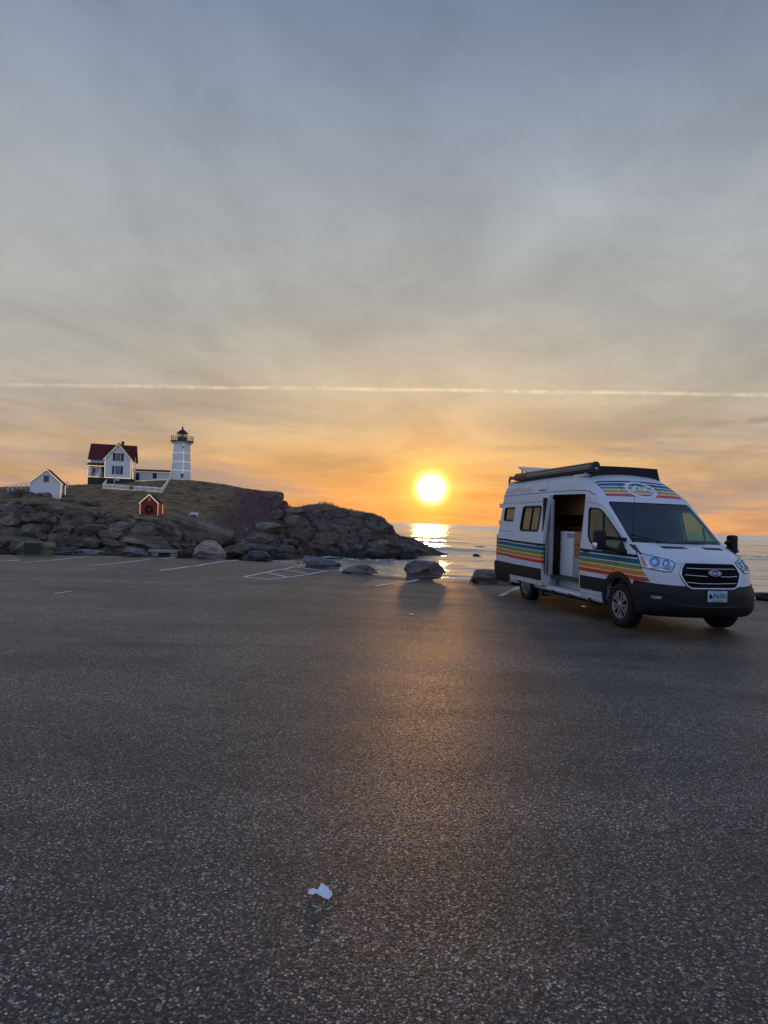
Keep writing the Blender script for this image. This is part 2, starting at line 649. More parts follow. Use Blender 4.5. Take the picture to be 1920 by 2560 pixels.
def make_rock(name, c, c2, lich=0.25, scale=1.0):
    m, t, out = material(name)
    co = t.n('ShaderNodeTexCoord').outputs['Object']
    oi = t.n('ShaderNodeObjectInfo').outputs['Random']
    v = t.vm('ADD', co, t.comb(t.m('MULTIPLY', oi, 37.0), 0.0, 0.0))
    n1 = t.noise(v, 1.3 * scale, 7, 0.62, 0.3)
    n2 = t.noise(v, 7.0 * scale, 6, 0.65)
    n3 = t.noise(v, 34.0 * scale, 4, 0.7)
    col = t.mix(t.step(n1, 0.32, 0.68), tuple(c) + (1,), tuple(c2) + (1,))
    col = t.scale(col, t.m('ADD', 0.55, t.m('ADD', t.m('MULTIPLY', n2, 0.55), t.m('MULTIPLY', n3, 0.35))))
    col = t.mix(t.m('MULTIPLY', t.step(n2, 0.56, 0.70), lich), col, (0.17, 0.155, 0.11, 1))
    col = t.scale(col, t.m('ADD', 0.72, t.m('MULTIPLY', oi, 0.56)))
    crk = t.voro(t.vm('ADD', v, t.scale(t.noise(v, 2.0 * scale, 3, out=1), 0.5)), 0.9 * scale, 'DISTANCE_TO_EDGE', 0)
    cm = t.step(crk, 0.035, 0.0)
    mpb = t.n('ShaderNodeMapping')
    t.put(mpb.inputs[0], v)
    mpb.inputs['Scale'].default_value = (0.5, 0.5, 4.0)
    mpb.inputs['Rotation'].default_value = (0, rad(14), 0)
    bed = t.noise(mpb.outputs[0], 1.6 * scale, 4, 0.6, 0.4)
    col = t.scale(col, t.m('ADD', 0.62, t.m('MULTIPLY', t.step(bed, 0.32, 0.66), 0.55)))
    h = t.m('ADD', t.m('ADD', t.m('MULTIPLY', n2, 0.6), t.m('MULTIPLY', n3, 0.25)), t.m('ADD', t.m('MULTIPLY', cm, -0.5), t.m('MULTIPLY', bed, 0.7)))
    principled(t, out, col, 0.86, 0, t.bump(h, 1.0, 0.12 / scale), 0.25)
    return m


def make_headland():
    m, t, out = material('headland')
    co = t.n('ShaderNodeTexCoord').outputs['Object']
    at = t.n('ShaderNodeAttribute', attribute_name='cover').outputs['Color']
    ar, ag, ab = t.sep(at)                      # r: rock, g: brush, b: wet
    n1 = t.noise(co, 0.35, 6, 0.6, 0.4)
    n2 = t.noise(co, 2.2, 6, 0.65)
    n3 = t.noise(co, 9.0, 4, 0.7)
    mp = t.n('ShaderNodeMapping')
    t.put(mp.inputs[0], co)
    mp.inputs['Scale'].default_value = (0.35, 0.9, 1.6)
    n4 = t.noise(mp.outputs[0], 1.4, 5, 0.6, 0.8)
    grass = t.ramp(n4, [(0.30, (0.070, 0.056, 0.028, 1)), (0.48, (0.19, 0.125, 0.062, 1)), (0.70, (0.40, 0.26, 0.130, 1))])
    brush = t.ramp(n2, [(0.3, (0.075, 0.043, 0.042, 1)), (0.7, (0.21, 0.115, 0.108, 1))])
    rock = t.ramp(n1, [(0.3, (0.075, 0.055, 0.045, 1)), (0.55, (0.15, 0.112, 0.092, 1)), (0.8, (0.24, 0.19, 0.155, 1))])
    grass = t.mix(t.step(n1, 0.52, 0.68), grass, (0.060, 0.052, 0.026, 1))
    edge = t.m('ADD', ar, t.m('MULTIPLY', t.m('SUBTRACT', n2, 0.5), 0.9))
    ag = t.step(t.m('ADD', ag, t.m('MULTIPLY', t.m('SUBTRACT', n1, 0.5), 1.5)), 0.25, 0.75)
    col = t.mix(t.m('MULTIPLY', ag, 0.9), grass, brush)
    col = t.mix(t.step(edge, 0.42, 0.58), col, rock)
    col = t.scale(col, t.m('ADD', 0.6, t.m('ADD', t.m('MULTIPLY', n2, 0.45), t.m('MULTIPLY', n3, 0.35))))
    col = t.mix(t.m('MULTIPLY', ab, 0.85), col, (0.014, 0.012, 0.010, 1))
    h = t.m('ADD', t.m('MULTIPLY', n2, 0.8), t.m('MULTIPLY', n3, 0.35))
    principled(t, out, col, t.m('SUBTRACT', 0.9, t.m('MULTIPLY', ab, 0.45)), 0, t.bump(h, 0.8, 0.35), 0.2)
    return m


def make_water():
    m, t, out = material('sea_water')
    co = t.n('ShaderNodeTexCoord').outputs['Object']
    mp = t.n('ShaderNodeMapping')
    t.put(mp.inputs[0], co)
    mp.inputs['Rotation'].default_value = (0, 0, rad(8))
    mp.inputs['Scale'].default_value = (0.20, 1.0, 1.0)
    a = t.noise(mp.outputs[0], 0.16, 4, 0.55, 0.3)
    b = t.noise(mp.outputs[0], 0.75, 4, 0.6, 0.4)
    c = t.noise(mp.outputs[0], 3.4, 3, 0.6)
    big = t.noise(mp.outputs[0], 0.03, 3, 0.55, 0.3)
    h = t.m('ADD', t.m('ADD', t.m('MULTIPLY', a, 0.3), t.m('MULTIPLY', big, 0.5)), t.m('ADD', t.m('MULTIPLY', b, 0.16), t.m('MULTIPLY', c, 0.06)))
    nm = t.bump(h, 1.0, 1.0)
    df = t.n('ShaderNodeBsdfDiffuse')
    t.put(df.inputs[0], (0.030, 0.045, 0.052, 1))
    gs = t.n('ShaderNodeBsdfGlossy')
    t.put(gs.inputs['Color'], (0.96, 0.97, 1.0, 1))
    dd = t.vm('LENGTH', co)
    t.put(gs.inputs['Roughness'], t.m('ADD', 0.11, t.m('MULTIPLY', t.step(dd, 250.0, 2200.0), 0.22)))      # waves too small to build far out
    t.put(gs.inputs['Normal'], nm)
    ge = t.n('ShaderNodeNewGeometry')
    cs = t.m('ABSOLUTE', t.vm('DOT_PRODUCT', ge.outputs['Normal'], ge.outputs['Incoming']))
    fr = t.m('ADD', 0.03, t.m('MULTIPLY', 0.97, t.m('POWER', t.m('SUBTRACT', 1.0, cs), 3.2)))
    mx = t.n('ShaderNodeMixShader')
    t.put(mx.inputs[0], fr)
    t.t.links.new(df.outputs[0], mx.inputs[1])
    t.t.links.new(gs.outputs[0], mx.inputs[2])
    t.t.links.new(mx.outputs[0], out.inputs[0])
    return m


def make_foam():
    m, t, out = material('foam')
    co = t.n('ShaderNodeTexCoord').outputs['Object']
    n = t.noise(co, 1.3, 6, 0.7, 0.8)
    b = t.n('ShaderNodeBsdfPrincipled')
    t.put(b.inputs['Base Color'], (0.74, 0.76, 0.78, 1))
    t.put(b.inputs['Roughness'], 0.8)
    t.put(b.inputs['Alpha'], t.step(n, 0.46, 0.60))
    t.t.links.new(b.outputs[0], out.inputs[0])
    return m


def make_paint():
    m, t, out = material('road_paint')
    co = t.n('ShaderNodeTexCoord').outputs['Object']
    wear = t.m('ADD', t.m('MULTIPLY', t.noise(co, 4.0, 5, 0.7), 0.55), t.m('MULTIPLY', t.noise(co, 70.0, 3, 0.7), 0.45))
    col = t.mix(t.step(wear, 0.52, 0.70), (0.72, 0.70, 0.66, 1), (0.16, 0.145, 0.13, 1))
    principled(t, out, col, 0.7, 0, t.bump(t.noise(co, 120.0, 3), 0.4, 0.004), 0.3)
    return m


MAT = {
    'asphalt': make_asphalt(),
    'headland': make_headland(),
    'rock': make_rock('ledge_rock', (0.090, 0.068, 0.050), (0.255, 0.200, 0.150), 0.45, 0.8),
    'rockpale': make_rock('pale_granite', (0.34, 0.27, 0.23), (0.50, 0.41, 0.35), 0.10, 1.6),
    'rocktan': make_rock('tan_granite', (0.20, 0.165, 0.12), (0.33, 0.27, 0.19), 0.20, 1.6),
    'rockgrey': make_rock('grey_granite', (0.11, 0.11, 0.115), (0.21, 0.205, 0.205), 0.18, 1.6),
    'rockbrown': make_rock('brown_granite', (0.16, 0.125, 0.115), (0.27, 0.215, 0.195), 0.12, 1.6),
    'rockdark': make_rock('dark_wet_rock', (0.030, 0.027, 0.026), (0.075, 0.066, 0.06), 0.10, 0.8),
    'water': make_water(),
    'foam': make_foam(),
    'paint': make_paint(),
}

# ------------------------------------------------------------------ the parking lot
EDGE_PX = [(-900, 1362), (-300, 1376), (0, 1386), (250, 1388), (480, 1394), (617, 1400), (760, 1413), (900, 1434), (1100, 1449), (1250, 1455), (1600, 1479), (1915, 1505), (2400, 1540)]
EDGE = [on_ground(*p) for p in EDGE_PX]
edge_y = lerp_table([(-90, EDGE[0].y + 3)] + [(p.x, p.y) for p in EDGE] + [(60, EDGE[-1].y - 4)])


def lot_height(X, Y):
    P = np.stack([X * 0.10, Y * 0.42, X * 0], -1)
    far = np.clip((Y - 4) / 8, 0, 1)
    z = 0.046 * fbm(P + 5.1, 4, 3) * (0.35 + 0.65 * far)
    z = z + 0.006 * fbm(np.stack([X * 0.5, Y * 1.6, X * 0], -1), 3, 8)
    return z - 0.010


def build_lot():
    xs = np.concatenate([np.arange(-60, -16, 1.0), np.arange(-16, 16, 0.16), np.arange(16, 50.1, 1.0)])
    vs = np.concatenate([np.linspace(-30, 1.0, 24)[:-1], np.linspace(1.0, 12, 90)[:-1]])
    rows = []
    ey = edge_y(xs) + 0.14 * fbm(np.stack([xs * 0.9, xs * 0, xs * 0], -1), 3, 21)
    for v in vs:
        rows.append(np.stack([xs, np.full_like(xs, v), xs * 0], -1))
    n2 = 90
    for k in range(n2):
        f = k / (n2 - 1)
        rows.append(np.stack([xs, 12 + (ey - 12) * f, xs * 0], -1))
    G = np.array(rows)
    G[..., 2] = lot_height(G[..., 0], G[..., 1])
    last = G[-1].copy()
    last[:, 2] -= 0.35
    last[:, 1] += 0.10
    G = np.concatenate([G, last[None]], 0)
    nu, nv = G.shape[:2]
    f = [tuple(reversed(q)) for q in grid_faces(nu, nv)]
    o = obj('parking_lot', mesh_from('parking_lot', G.reshape(-1, 3), f, MAT['asphalt'], True))
    tag(o, kind='structure')
    return o


lot = build_lot()


def ground_z(x, y):
    return float(lot_height(np.array([x]), np.array([y]))[0])


def painted_line(p, q, w=0.10):
    a, b = on_ground(*p), on_ground(*q)
    d = (b - a)
    d.z = 0
    n = max(2, int(d.length / 0.15))
    sd = Vector((-d.y, d.x, 0)).normalized() * (w / 2)
    vs, fs = [], []
    for i in range(n + 1):
        c = a + d * (i / n)
        j = 0.008 * math.sin(i * 2.1) + random.uniform(-0.004, 0.004)
        for s in (-1, -0.33, 0.33, 1):
            v = c + sd * s * (1 + j * 6)
            vs.append((v.x, v.y, ground_z(v.x, v.y) + 0.009))
    for i in range(n):
        for k in range(3):
            fs.append((i * 4 + k, (i + 1) * 4 + k, (i + 1) * 4 + k + 1, i * 4 + k + 1))
    return obj('painted_line', mesh_from('painted_line', vs, fs, MAT['paint'], True), lot)


for a, b, w in [((400, 1426.5), (594, 1398.5), 0.13), ((219, 1414), (375, 1398), 0.11), ((405, 1396), (437, 1392.5), 0.13), ((44, 1405), (215, 1392), 0.10),
                ((6, 1401), (48, 1398), 0.14), ((-30, 1404), (12, 1401), 0.12), ((939, 1468), (1066, 1442), 0.12), ((1250, 1491), (1302, 1468), 0.13), ((136, 1482), (180, 1476), 0.06),
                ((610, 1440), (776, 1410.5), 0.10), ((666, 1448), (856, 1423.5), 0.10), ((610, 1440), (666, 1448), 0.10), ((668, 1431.5), (717, 1440), 0.10),
                ((707, 1425), (765, 1432.5), 0.10), ((743, 1418.5), (816, 1427), 0.10), ((772, 1411), (852, 1422), 0.08)]:
    painted_line(a, b, w)

# ------------------------------------------------------------------ the sea
def build_sea():
    ang = np.radians(np.linspace(-50, 50, 460))
    ds = [24.0]
    while ds[-1] < 1600:
        ds.append(ds[-1] + max(0.8, ds[-1] * 0.0052))
    ds = np.concatenate([ds, np.geomspace(ds[-1] * 1.01, 55000, 40)])
    A, D = np.meshgrid(ang, ds)
    X, Y = D * np.sin(A), D * np.cos(A)
    z = np.zeros_like(X)
    rg = np.random.default_rng(77)
    step = np.maximum(0.8, D * 0.0052)
    for i in range(34):                                   # a wind sea: many small wave trains running in to the shore
        lam = 2.6 * (1.115 ** i)
        th = rg.normal(0.05, 0.22 if lam > 12 else 0.33)
        k = 2 * math.pi / lam
        a = 0.030 * lam / (2 * math.pi) * (1.0 if lam < 30 else 0.6)
        res = np.clip((lam / step - 2.6) / 2.0, 0, 1)
        ph = k * (X * math.sin(th) + Y * math.cos(th)) + rg.uniform(0, 6.28)
        grp = 0.6 + 0.8 * vnoise(np.stack([X / (lam * 7), Y / (lam * 4), X * 0 + i * 3.3], -1), 200 + i)
        z += a * res * np.clip(grp, 0, 2) * np.sin(ph + 0.5 * np.sin(ph))
    G = np.stack([X, Y, SEA_Z + z], -1)
    f = [tuple(reversed(q)) for q in grid_faces(*G.shape[:2])]
    return tag(obj('sea', mesh_from('sea', G.reshape(-1, 3), f, MAT['water'], True)), kind='structure')


sea = build_sea()


def foam_sheet(specs):
    mb_v, mb_f = [], []
    for (px, py, L, W, seed) in specs:
        c = on_ground(px, py, SEA_Z)
        nu, nv = 28, 7
        o = len(mb_v)
        for i in range(nu):
            u = i / (nu - 1) * 2 - 1
            for j in range(nv):
                v = j / (nv - 1) * 2 - 1
                wl = (1 - u * u) ** 0.5 * (0.6 + 0.6 * float(vnoise(np.array([u * 2.2, seed, 0.0]), 3)))
                bx = c.x + u * L / 2
                by = c.y + v * W / 2 * max(wl, 0.05) + 1.5 * W * float(fbm(np.array([u * 1.3, seed * 3.1, 2.0]), 2, 5))
                bz = SEA_Z + 0.12 + 0.20 * (1 - v * v) * max(wl, 0) + 0.06 * float(vnoise(np.array([u * 9, v * 3, seed]), 6))
                mb_v.append((bx, by, bz))
        mb_f += [tuple(k + o for k in reversed(q)) for q in grid_faces(nu, nv)]
    o = obj('foam', mesh_from('foam', mb_v, mb_f, MAT['foam'], True))
    return tag(o, 'white foam on the water along the rocky shore and breaking swell', 'foam', kind='stuff')


foam_sheet([(742, 1398, 5, 3.5, 1), (762, 1394, 6, 3, 2), (850, 1397, 14, 4, 3), (800, 1392, 10, 3, 4), (905, 1402, 12, 3, 5), (960, 1404, 14, 3, 6), (1030, 1404, 12, 3, 12),
            (1150, 1369, 26, 7, 7), (1205, 1373, 30, 9, 8), (1180, 1381, 26, 6, 9), (1240, 1366, 30, 8, 10), (1120, 1394, 8, 4, 11), (1150, 1391, 9, 3, 13),
            (1890, 1428, 16, 4, 16), (1885, 1391, 26, 6, 17), (1186, 1395, 6, 2.5, 18)])
# ------------------------------------------------------------------ the headland: columns measured in the photograph, each with its own distances
# (pixel column, shore distance, [(distance, pixel row) from the foot of the ledges to the crest])
HEAD = [
    (-420, 102, [(110, 1345), (118, 1292), (126, 1262), (142, 1240), (166, 1222)]),
    (-150, 104, [(112, 1345), (120, 1292), (126, 1262), (142, 1240), (166, 1221)]),
    (0, 106, [(113, 1345), (120, 1290), (126, 1262), (142, 1240), (166, 1218)]),
    (78, 107, [(114, 1345), (120, 1290), (126, 1258), (138, 1234), (166, 1216)]),
    (165, 108, [(114, 1345), (120, 1296), (126, 1266), (146, 1240), (168, 1213)]),
    (216, 108, [(114, 1348), (120, 1303), (126, 1280), (146, 1247), (170, 1211)]),
    (300, 109, [(115, 1350), (121, 1312), (127, 1290), (146, 1254), (171, 1208)]),
    (360, 110, [(116, 1352), (121, 1318), (126, 1299), (144, 1262), (172, 1203)]),
    (430, 111, [(117, 1355), (122, 1324), (128, 1305), (144, 1268), (174, 1199)]),
    (480, 113, [(118, 1358), (123, 1330), (130, 1312), (146, 1268), (175, 1201)]),
    (560, 115, [(123, 1366), (128, 1344), (136, 1328), (150, 1272), (173, 1211)]),
    (610, 116, [(122, 1378), (132, 1352), (142, 1330), (154, 1280), (170, 1221)]),
    (660, 118, [(126, 1382), (138, 1352), (147, 1322), (156, 1278), (167, 1226.5)]),
    (689, 119, [(127, 1384), (140, 1354), (149, 1322), (157, 1278), (166, 1226.5)]),
    (700, 120, [(128, 1385), (144, 1353), (150, 1324), (157, 1282), (165, 1234)]),
    (706, 121, [(128, 1386), (144, 1354), (150, 1326), (157, 1288), (164, 1257)]),
    (729, 123, [(130, 1386), (145, 1355), (150, 1329), (156, 1298), (163, 1270)]),
    (776, 131, [(142, 1376), (146, 1354), (150, 1328), (156, 1296), (163, 1261)]),
    (812, 138, [(144, 1376), (147, 1352), (151, 1322), (156, 1292), (164, 1259)]),
    (870, 141, [(145, 1376), (148, 1352), (151, 1326), (156, 1300), (164, 1273)]),
    (935, 141, [(144, 1378), (148, 1358), (151, 1334), (156, 1310), (163, 1285)]),
    (961, 141, [(144, 1380), (147, 1362), (150, 1342), (155, 1320), (162, 1296)]),
    (975, 141, [(144, 1382), (147, 1366), (150, 1348), (154, 1330), (160, 1308)]),
    (986, 142, [(144, 1384), (147, 1370), (150, 1356), (153, 1342), (158, 1326)]),
    (1000, 142, [(145, 1386), (147, 1374), (150, 1362), (153, 1350), (158, 1338)]),
    (1036, 144, [(146, 1390), (149, 1380), (152, 1368), (154, 1357), (158, 1346)]),
    (1062, 147, [(149, 1392), (151, 1384), (153, 1376), (156, 1367), (159, 1358)]),
    (1080, 149, [(151, 1393), (153, 1387), (155, 1380), (157, 1374), (160, 1368)]),
    (1098, 152, [(153, 1394), (155, 1391), (156, 1387), (158, 1382), (160, 1377)]),
    (1120, 155, [(156, 1396), (157, 1394), (158, 1392), (159, 1389), (161, 1387)]),
    (1128, 157, [(157.5, 1399), (158, 1398), (159, 1397), (160, 1396), (161, 1395)]),
]


def headland_grid():
    cols = np.concatenate([np.arange(-420, 0, 5.0), np.arange(0, 1128.1, 2.0)])
    hx = np.array([h[0] for h in HEAD], float)
    nodes = []
    for h in HEAD:
        row = [(h[1], None)] + h[2]
        pts = []
        for D, py in row:
            if py is None:
                pts.append((D, SEA_Z - 0.8))
            else:
                pts.append((D, float((CAM + ray(h[0], py) * D)[2])))
        cD, cz = pts[-1]
        fall = max(cz - SEA_Z, 0)
        pts.append((cD + 6, cz - 0.05 * fall - 0.3))
        pts.append((cD + 26, cz - 0.35 * fall - 0.6))
        pts.append((cD + 48, SEA_Z - 1.0))
        nodes.append(pts)
    nodes = np.array(nodes)
    nt = 150
    par = np.array([0, 1, 2, 3, 4, 5, 6, 7, 8], float)
    # spend most rows on the faces that are seen
    ts = np.interp(np.linspace(0, 1, nt), [0, 0.12, 0.30, 0.46, 0.66, 0.86, 0.92, 0.97, 1.0], par)
    D = np.zeros((nt, len(cols)))
    Z = np.zeros((nt, len(cols)))
    Dn = np.stack([np.interp(cols, hx, nodes[:, k, 0]) for k in range(9)])
    Zn = np.stack([np.interp(cols, hx, nodes[:, k, 1]) for k in range(9)])
    for j in range(len(cols)):
        D[:, j] = np.interp(ts, par, Dn[:, j])
        Z[:, j] = smooth_table(list(zip(par, Zn[:, j])))(ts)
    dirs = np.array([ray(c, 1290) for c in cols])
    X = dirs[None, :, 0] * D
    return cols, ts, X, D, Z


H_COLS, H_T, HX, HY, HZ = headland_grid()


def _cover():
    C, T = np.meshgrid(H_COLS, H_T)
    n = fbm(np.stack([HX * 0.10, HY * 0.10, HZ * 0.16], -1), 4, 41)
    left = np.clip((640 - C) / 80, 0, 1)                 # ledges below grass on the left, bare bluff on the right
    rock_l = np.clip((3.15 + 0.9 * n - T) / 0.25, 0, 1)
    rock_r = np.clip(0.62 + 1.5 * n, 0, 1)
    rock_r = np.maximum(rock_r, np.clip((2.6 - T) / 0.6, 0, 1))
    rock_r = np.where(C < 730, rock_r * np.clip((C - 590) / 140, 0.25, 1), rock_r)
    rock_r = np.maximum(rock_r, np.clip((2.5 + 0.8 * n - T) / 0.4, 0, 1))
    rock = left * rock_l + (1 - left) * rock_r
    knoll = np.exp(-(((C - 85) / 95) ** 2 + ((T - 4.05) / 0.38) ** 2)) + 0.8 * np.exp(-(((C - 485) / 30) ** 2 + ((T - 4.55) / 0.14) ** 2)) + np.exp(-(((C - 690) / 22) ** 2 + ((T - 4.8) / 0.4) ** 2))
    rock = np.clip(np.maximum(rock, knoll * 1.6 - 0.3 + 0.5 * n), 0, 1)
    brush = np.clip((C - 490 - 60 * (T - 3.5)) / 110, 0, 1) * np.clip((860 - C) / 120, 0.45, 1)
    wet = np.clip((SEA_Z + 1.9 + 0.8 * n - HZ) / 0.7, 0, 1)
    return rock, np.clip(brush, 0, 1), wet


H_ROCK, H_BRUSH, H_WET = _cover()


def build_headland():
    P = np.stack([HX, HY, HZ], -1)
    f1, f2, cid = worley(P * np.array([0.26, 0.26, 0.42]) + 0.4 * fbm(P * 0.2, 2, 4)[..., None], 51)
    crack = np.clip((f2 - f1) / 0.22, 0, 1)
    blocky = (cid - 0.5) * 1.2 + (crack - 1) * 0.9
    g1, g2, gid = worley(P * np.array([0.7, 0.7, 1.1]), 61)
    fine = (gid - 0.5) * 0.35 + (np.clip((g2 - g1) / 0.25, 0, 1) - 1) * 0.35
    lump = fbm(P * 0.12, 4, 71)
    tip = np.clip((1128 - H_COLS) / 120, 0.25, 1)[None, :]
    amp = H_ROCK * tip * np.clip(H_T / 0.6, 0.2, 1)[:, None]
    crest = (H_T > 4.7)[:, None] & (H_T < 5.4)[:, None]
    amp = np.where(crest, amp * 0.35, amp)
    dz = amp * (blocky * 0.75 + fine * 0.8) + 0.30 * lump * (1 - H_ROCK) * np.clip((5 - H_T), 0.1, 1)[:, None] + 0.10 * fbm(P * 0.9, 3, 81) + 0.55 * H_BRUSH * (1 - H_ROCK) * fbm(P * 0.45, 4, 83) * np.clip((5.2 - H_T), 0.2, 1)[:, None]
    dy = amp * (blocky * 0.9 + fine * 0.6)
    V = np.stack([HX, HY - dy, HZ + dz], -1)
    f = [tuple(reversed(q)) for q in grid_faces(*HX.shape)]
    me = mesh_from('headland', V.reshape(-1, 3), f, MAT['headland'], True)
    ca = me.color_attributes.new('cover', 'FLOAT_COLOR', 'POINT')
    cols = np.stack([H_ROCK, H_BRUSH, H_WET, np.ones_like(H_WET)], -1).reshape(-1)
    ca.data.foreach_set('color', cols.astype(np.float32))
    o = tag(obj('headland', me), kind='structure')
    return o, V


headland, HV = build_headland()


def head_at(col, t):
    """a point of the headland's surface below a pixel column, at row parameter t"""
    i = int(np.clip(np.searchsorted(H_T, t), 0, len(H_T) - 1))
    j = int(np.clip(np.searchsorted(H_COLS, col), 0, len(H_COLS) - 1))
    return Vector(HV[i, j])


def px_of(p):
    d = Vector(p) - Vector((0, 0, CAM_H))
    w = d.dot(C_FWD)
    return 960 + F_PX * d.dot(C_RIGHT) / w, 1280 - F_PX * d.dot(C_UP) / w


def head_hit(px, py):
    """first point of the headland seen at a pixel"""
    j = int(np.clip(np.searchsorted(H_COLS, px), 0, len(H_COLS) - 1))
    col = HV[:, j]
    for i in range(len(H_T)):
        if px_of(col[i])[1] <= py:
            return Vector(col[i]), H_T[i]
    return None, None


def rock_verts(seed, sub=3, planes=16, rough=0.10, flat=1.0, edge=0.80, boxy=1.0):
    """a boulder: a ball cut by many planes, then roughened"""
    rg = np.random.default_rng(seed)
    bm = bmesh.new()
    bmesh.ops.create_icosphere(bm, subdivisions=sub, radius=1.0)
    V = np.array([v.co[:] for v in bm.verts])
    bm.verts.index_update()
    F = [[v.index for v in f.verts] for f in bm.faces]
    bm.free()
    V = np.sign(V) * np.abs(V) ** boxy
    V = V * 1.22
    for k in range(planes):
        n = rg.normal(size=3)
        n[2] *= flat
        n /= np.linalg.norm(n)
        d = rg.uniform(edge - 0.14, edge + 0.14)
        s = V @ n - d
        V = V - np.outer(np.clip(s, 0, None) * 0.985, n)
    r = fbm(V * 1.7 + seed * 3.7, 4, seed)
    r2 = fbm(V * 5.5 + seed * 1.3, 3, seed + 5)
    L = np.linalg.norm(V, axis=1, keepdims=True)
    V = V + V / L * (r * rough + r2 * rough * 0.4)[:, None]
    mn, mx = V.min(0), V.max(0)
    V = (V - (mn + mx) / 2) / ((mx - mn) / 2)
    return V, F


ROCKS = []
for k in range(9):
    V_, F_ = rock_verts(100 + k, 4, 10, 0.075, 1.0, 0.98, 0.36)
    ROCKS.append(mesh_from('rock', V_, F_, MAT['rock'], 24))

ROCKS_DARK = []
for k in range(5):
    me_ = ROCKS[k].copy()
    me_.materials[0] = MAT['rockdark']
    ROCKS_DARK.append(me_)


def ledge_rock(px0, py0, px1, py1, tilt=0.0, mesh=None, sink=0.35):
    """a stone of the ledges, filling a box of pixels where it meets the slope"""
    p, t = head_hit((px0 + px1) / 2, py1 - 0.25 * (py1 - py0))
    if p is None:
        return None
    s = p.y / F_PX
    w, h = (px1 - px0) * s / 2, (py1 - py0) * s / 2
    c = Vector(CAM + ray((px0 + px1) / 2, (py0 + py1) / 2) * p.y)
    me = mesh if mesh is not None else random.choice(ROCKS)
    o = bpy.data.objects.new('rock', me)
    link(o, headland)
    dp = max(w, h) * random.uniform(0.75, 1.05)
    o.location = c + Vector((0, dp * sink, 0))
    o.rotation_euler = (random.uniform(-0.12, 0.12), tilt + random.uniform(-0.06, 0.06), random.choice([0, math.pi]) + random.uniform(-0.22, 0.22))
    o.scale = (w * 1.10, dp, h * 1.12)
    return o


# the larger ledges and stones one can pick out in the photograph (pixel boxes of the 1920 px frame)
Z4 = lambda x0, y0, x1, y1: (x0 * 320 / 1659, 1230 + y0 * 320 / 1659, x1 * 320 / 1659, 1230 + y1 * 320 / 1659)
Z6 = lambda x0, y0, x1, y1: (300 + x0 * 400 / 1659, 1250 + y0 * 400 / 1659, 300 + x1 * 400 / 1659, 1250 + y1 * 400 / 1659)
BIG = [(Z4(-40, 470, 240, 800), 0), (Z4(0, 335, 245, 490), -0.1), (Z4(240, 420, 480, 620), 0.1), (Z4(480, 410, 640, 520), -0.2), (Z4(290, 300, 600, 410), 0.15), (Z4(600, 305, 740, 500), 0.2),
       (Z4(790, 215, 1165, 450), 0.18), (Z4(450, 150, 830, 270), 0.08), (Z4(230, 110, 530, 190), 0.1), (Z4(40, 0, 250, 100), 0.0), (Z4(180, -30, 420, 60), 0.06), (Z4(380, -20, 640, 80), 0.1), (Z4(600, 10, 800, 90), 0.12), (Z4(760, 70, 960, 150), 0.25), (Z4(900, 100, 1100, 180), 0.3), (Z4(1060, 140, 1240, 200), 0.25),
       (Z4(20, 200, 290, 310), 0.2), (Z4(-20, 250, 200, 360), 0.1), (Z4(1000, 425, 1350, 590), -0.15), (Z4(590, 540, 820, 720), 0.0), (Z4(790, 560, 1010, 740), 0.1), (Z4(380, 510, 550, 640), -0.2),
       (Z4(1300, 510, 1600, 640), 0.2), (Z4(1020, 590, 1300, 720), 0.1), (Z4(1160, 240, 1320, 330), 0.1), (Z4(1250, 290, 1400, 380), 0.3), (Z4(1370, 290, 1560, 400), 0.2), (Z4(1240, 350, 1420, 450), 0.0),
       (Z4(1360, 400, 1660, 560), 0.3), (Z4(1300, 620, 1560, 740), 0.1), (Z4(740, 370, 900, 470), 0.1), (Z4(700, 440, 960, 560), 0.05), (Z4(950, 440, 1070, 560), -0.4), (Z4(530, 560, 640, 640), 0.3),
       (Z4(1520, 420, 1700, 560), 0.1), (Z4(150, 600, 420, 800), 0.0),
       (Z6(40, 250, 400, 480), 0.15), (Z6(350, 220, 650, 460), 0.35), (Z6(590, 235, 1165, 500), 0.30), (Z6(230, 230, 360, 300), 0.1), (Z6(0, 250, 120, 380), 0.2), (Z6(260, 360, 430, 420), 0.1),
       (Z6(40, 380, 520, 520), 0.12), (Z6(340, 450, 720, 530), 0.2), (Z6(700, 380, 800, 520), 0.2), (Z6(1160, 440, 1340, 580), 0.2), (Z6(1270, 358, 1575, 480), 0.12), (Z6(1280, 455, 1570, 570), 0.0),
       (Z6(1050, 480, 1250, 600), 0.4), (Z6(-60, 480, 200, 580), 0.0), (Z6(-120, 300, 60, 450), 0.2), (Z6(-40, 180, 160, 260), 0.15), (Z6(480, 180, 620, 250), 0.2), (Z6(300, 195, 450, 250), 0.1)]
BIG += [((655, 1229, 704, 1256), 0.05), ((684, 1250, 716, 1280), 0.15), ((668, 1276, 712, 1302), 0.1), ((700, 1288, 752, 1318), 0.15), ((640, 1306, 700, 1336), 0.1), ((716, 1268, 760, 1292), 0.05)]
for b, tl in BIG:
    ledge_rock(*b, tilt=tl, sink=0.85 if b[1] < 1262 else 0.4)
# smaller stones filling the joints of the ledges
n_fill = 0
tries = 0
while n_fill < 180 and tries < 4000:
    tries += 1
    px = random.uniform(0, 640)
    py = random.uniform(1262, 1392)
    p, t = head_hit(px, py)
    if p is None or t > 3.0 or t < 0.3:
        continue
    w = random.uniform(9, 24)
    h = w * random.uniform(0.35, 0.62)
    ledge_rock(px - w / 2, py - h, px + w / 2, py, random.uniform(0.0, 0.24), None, 0.55)
    n_fill += 1
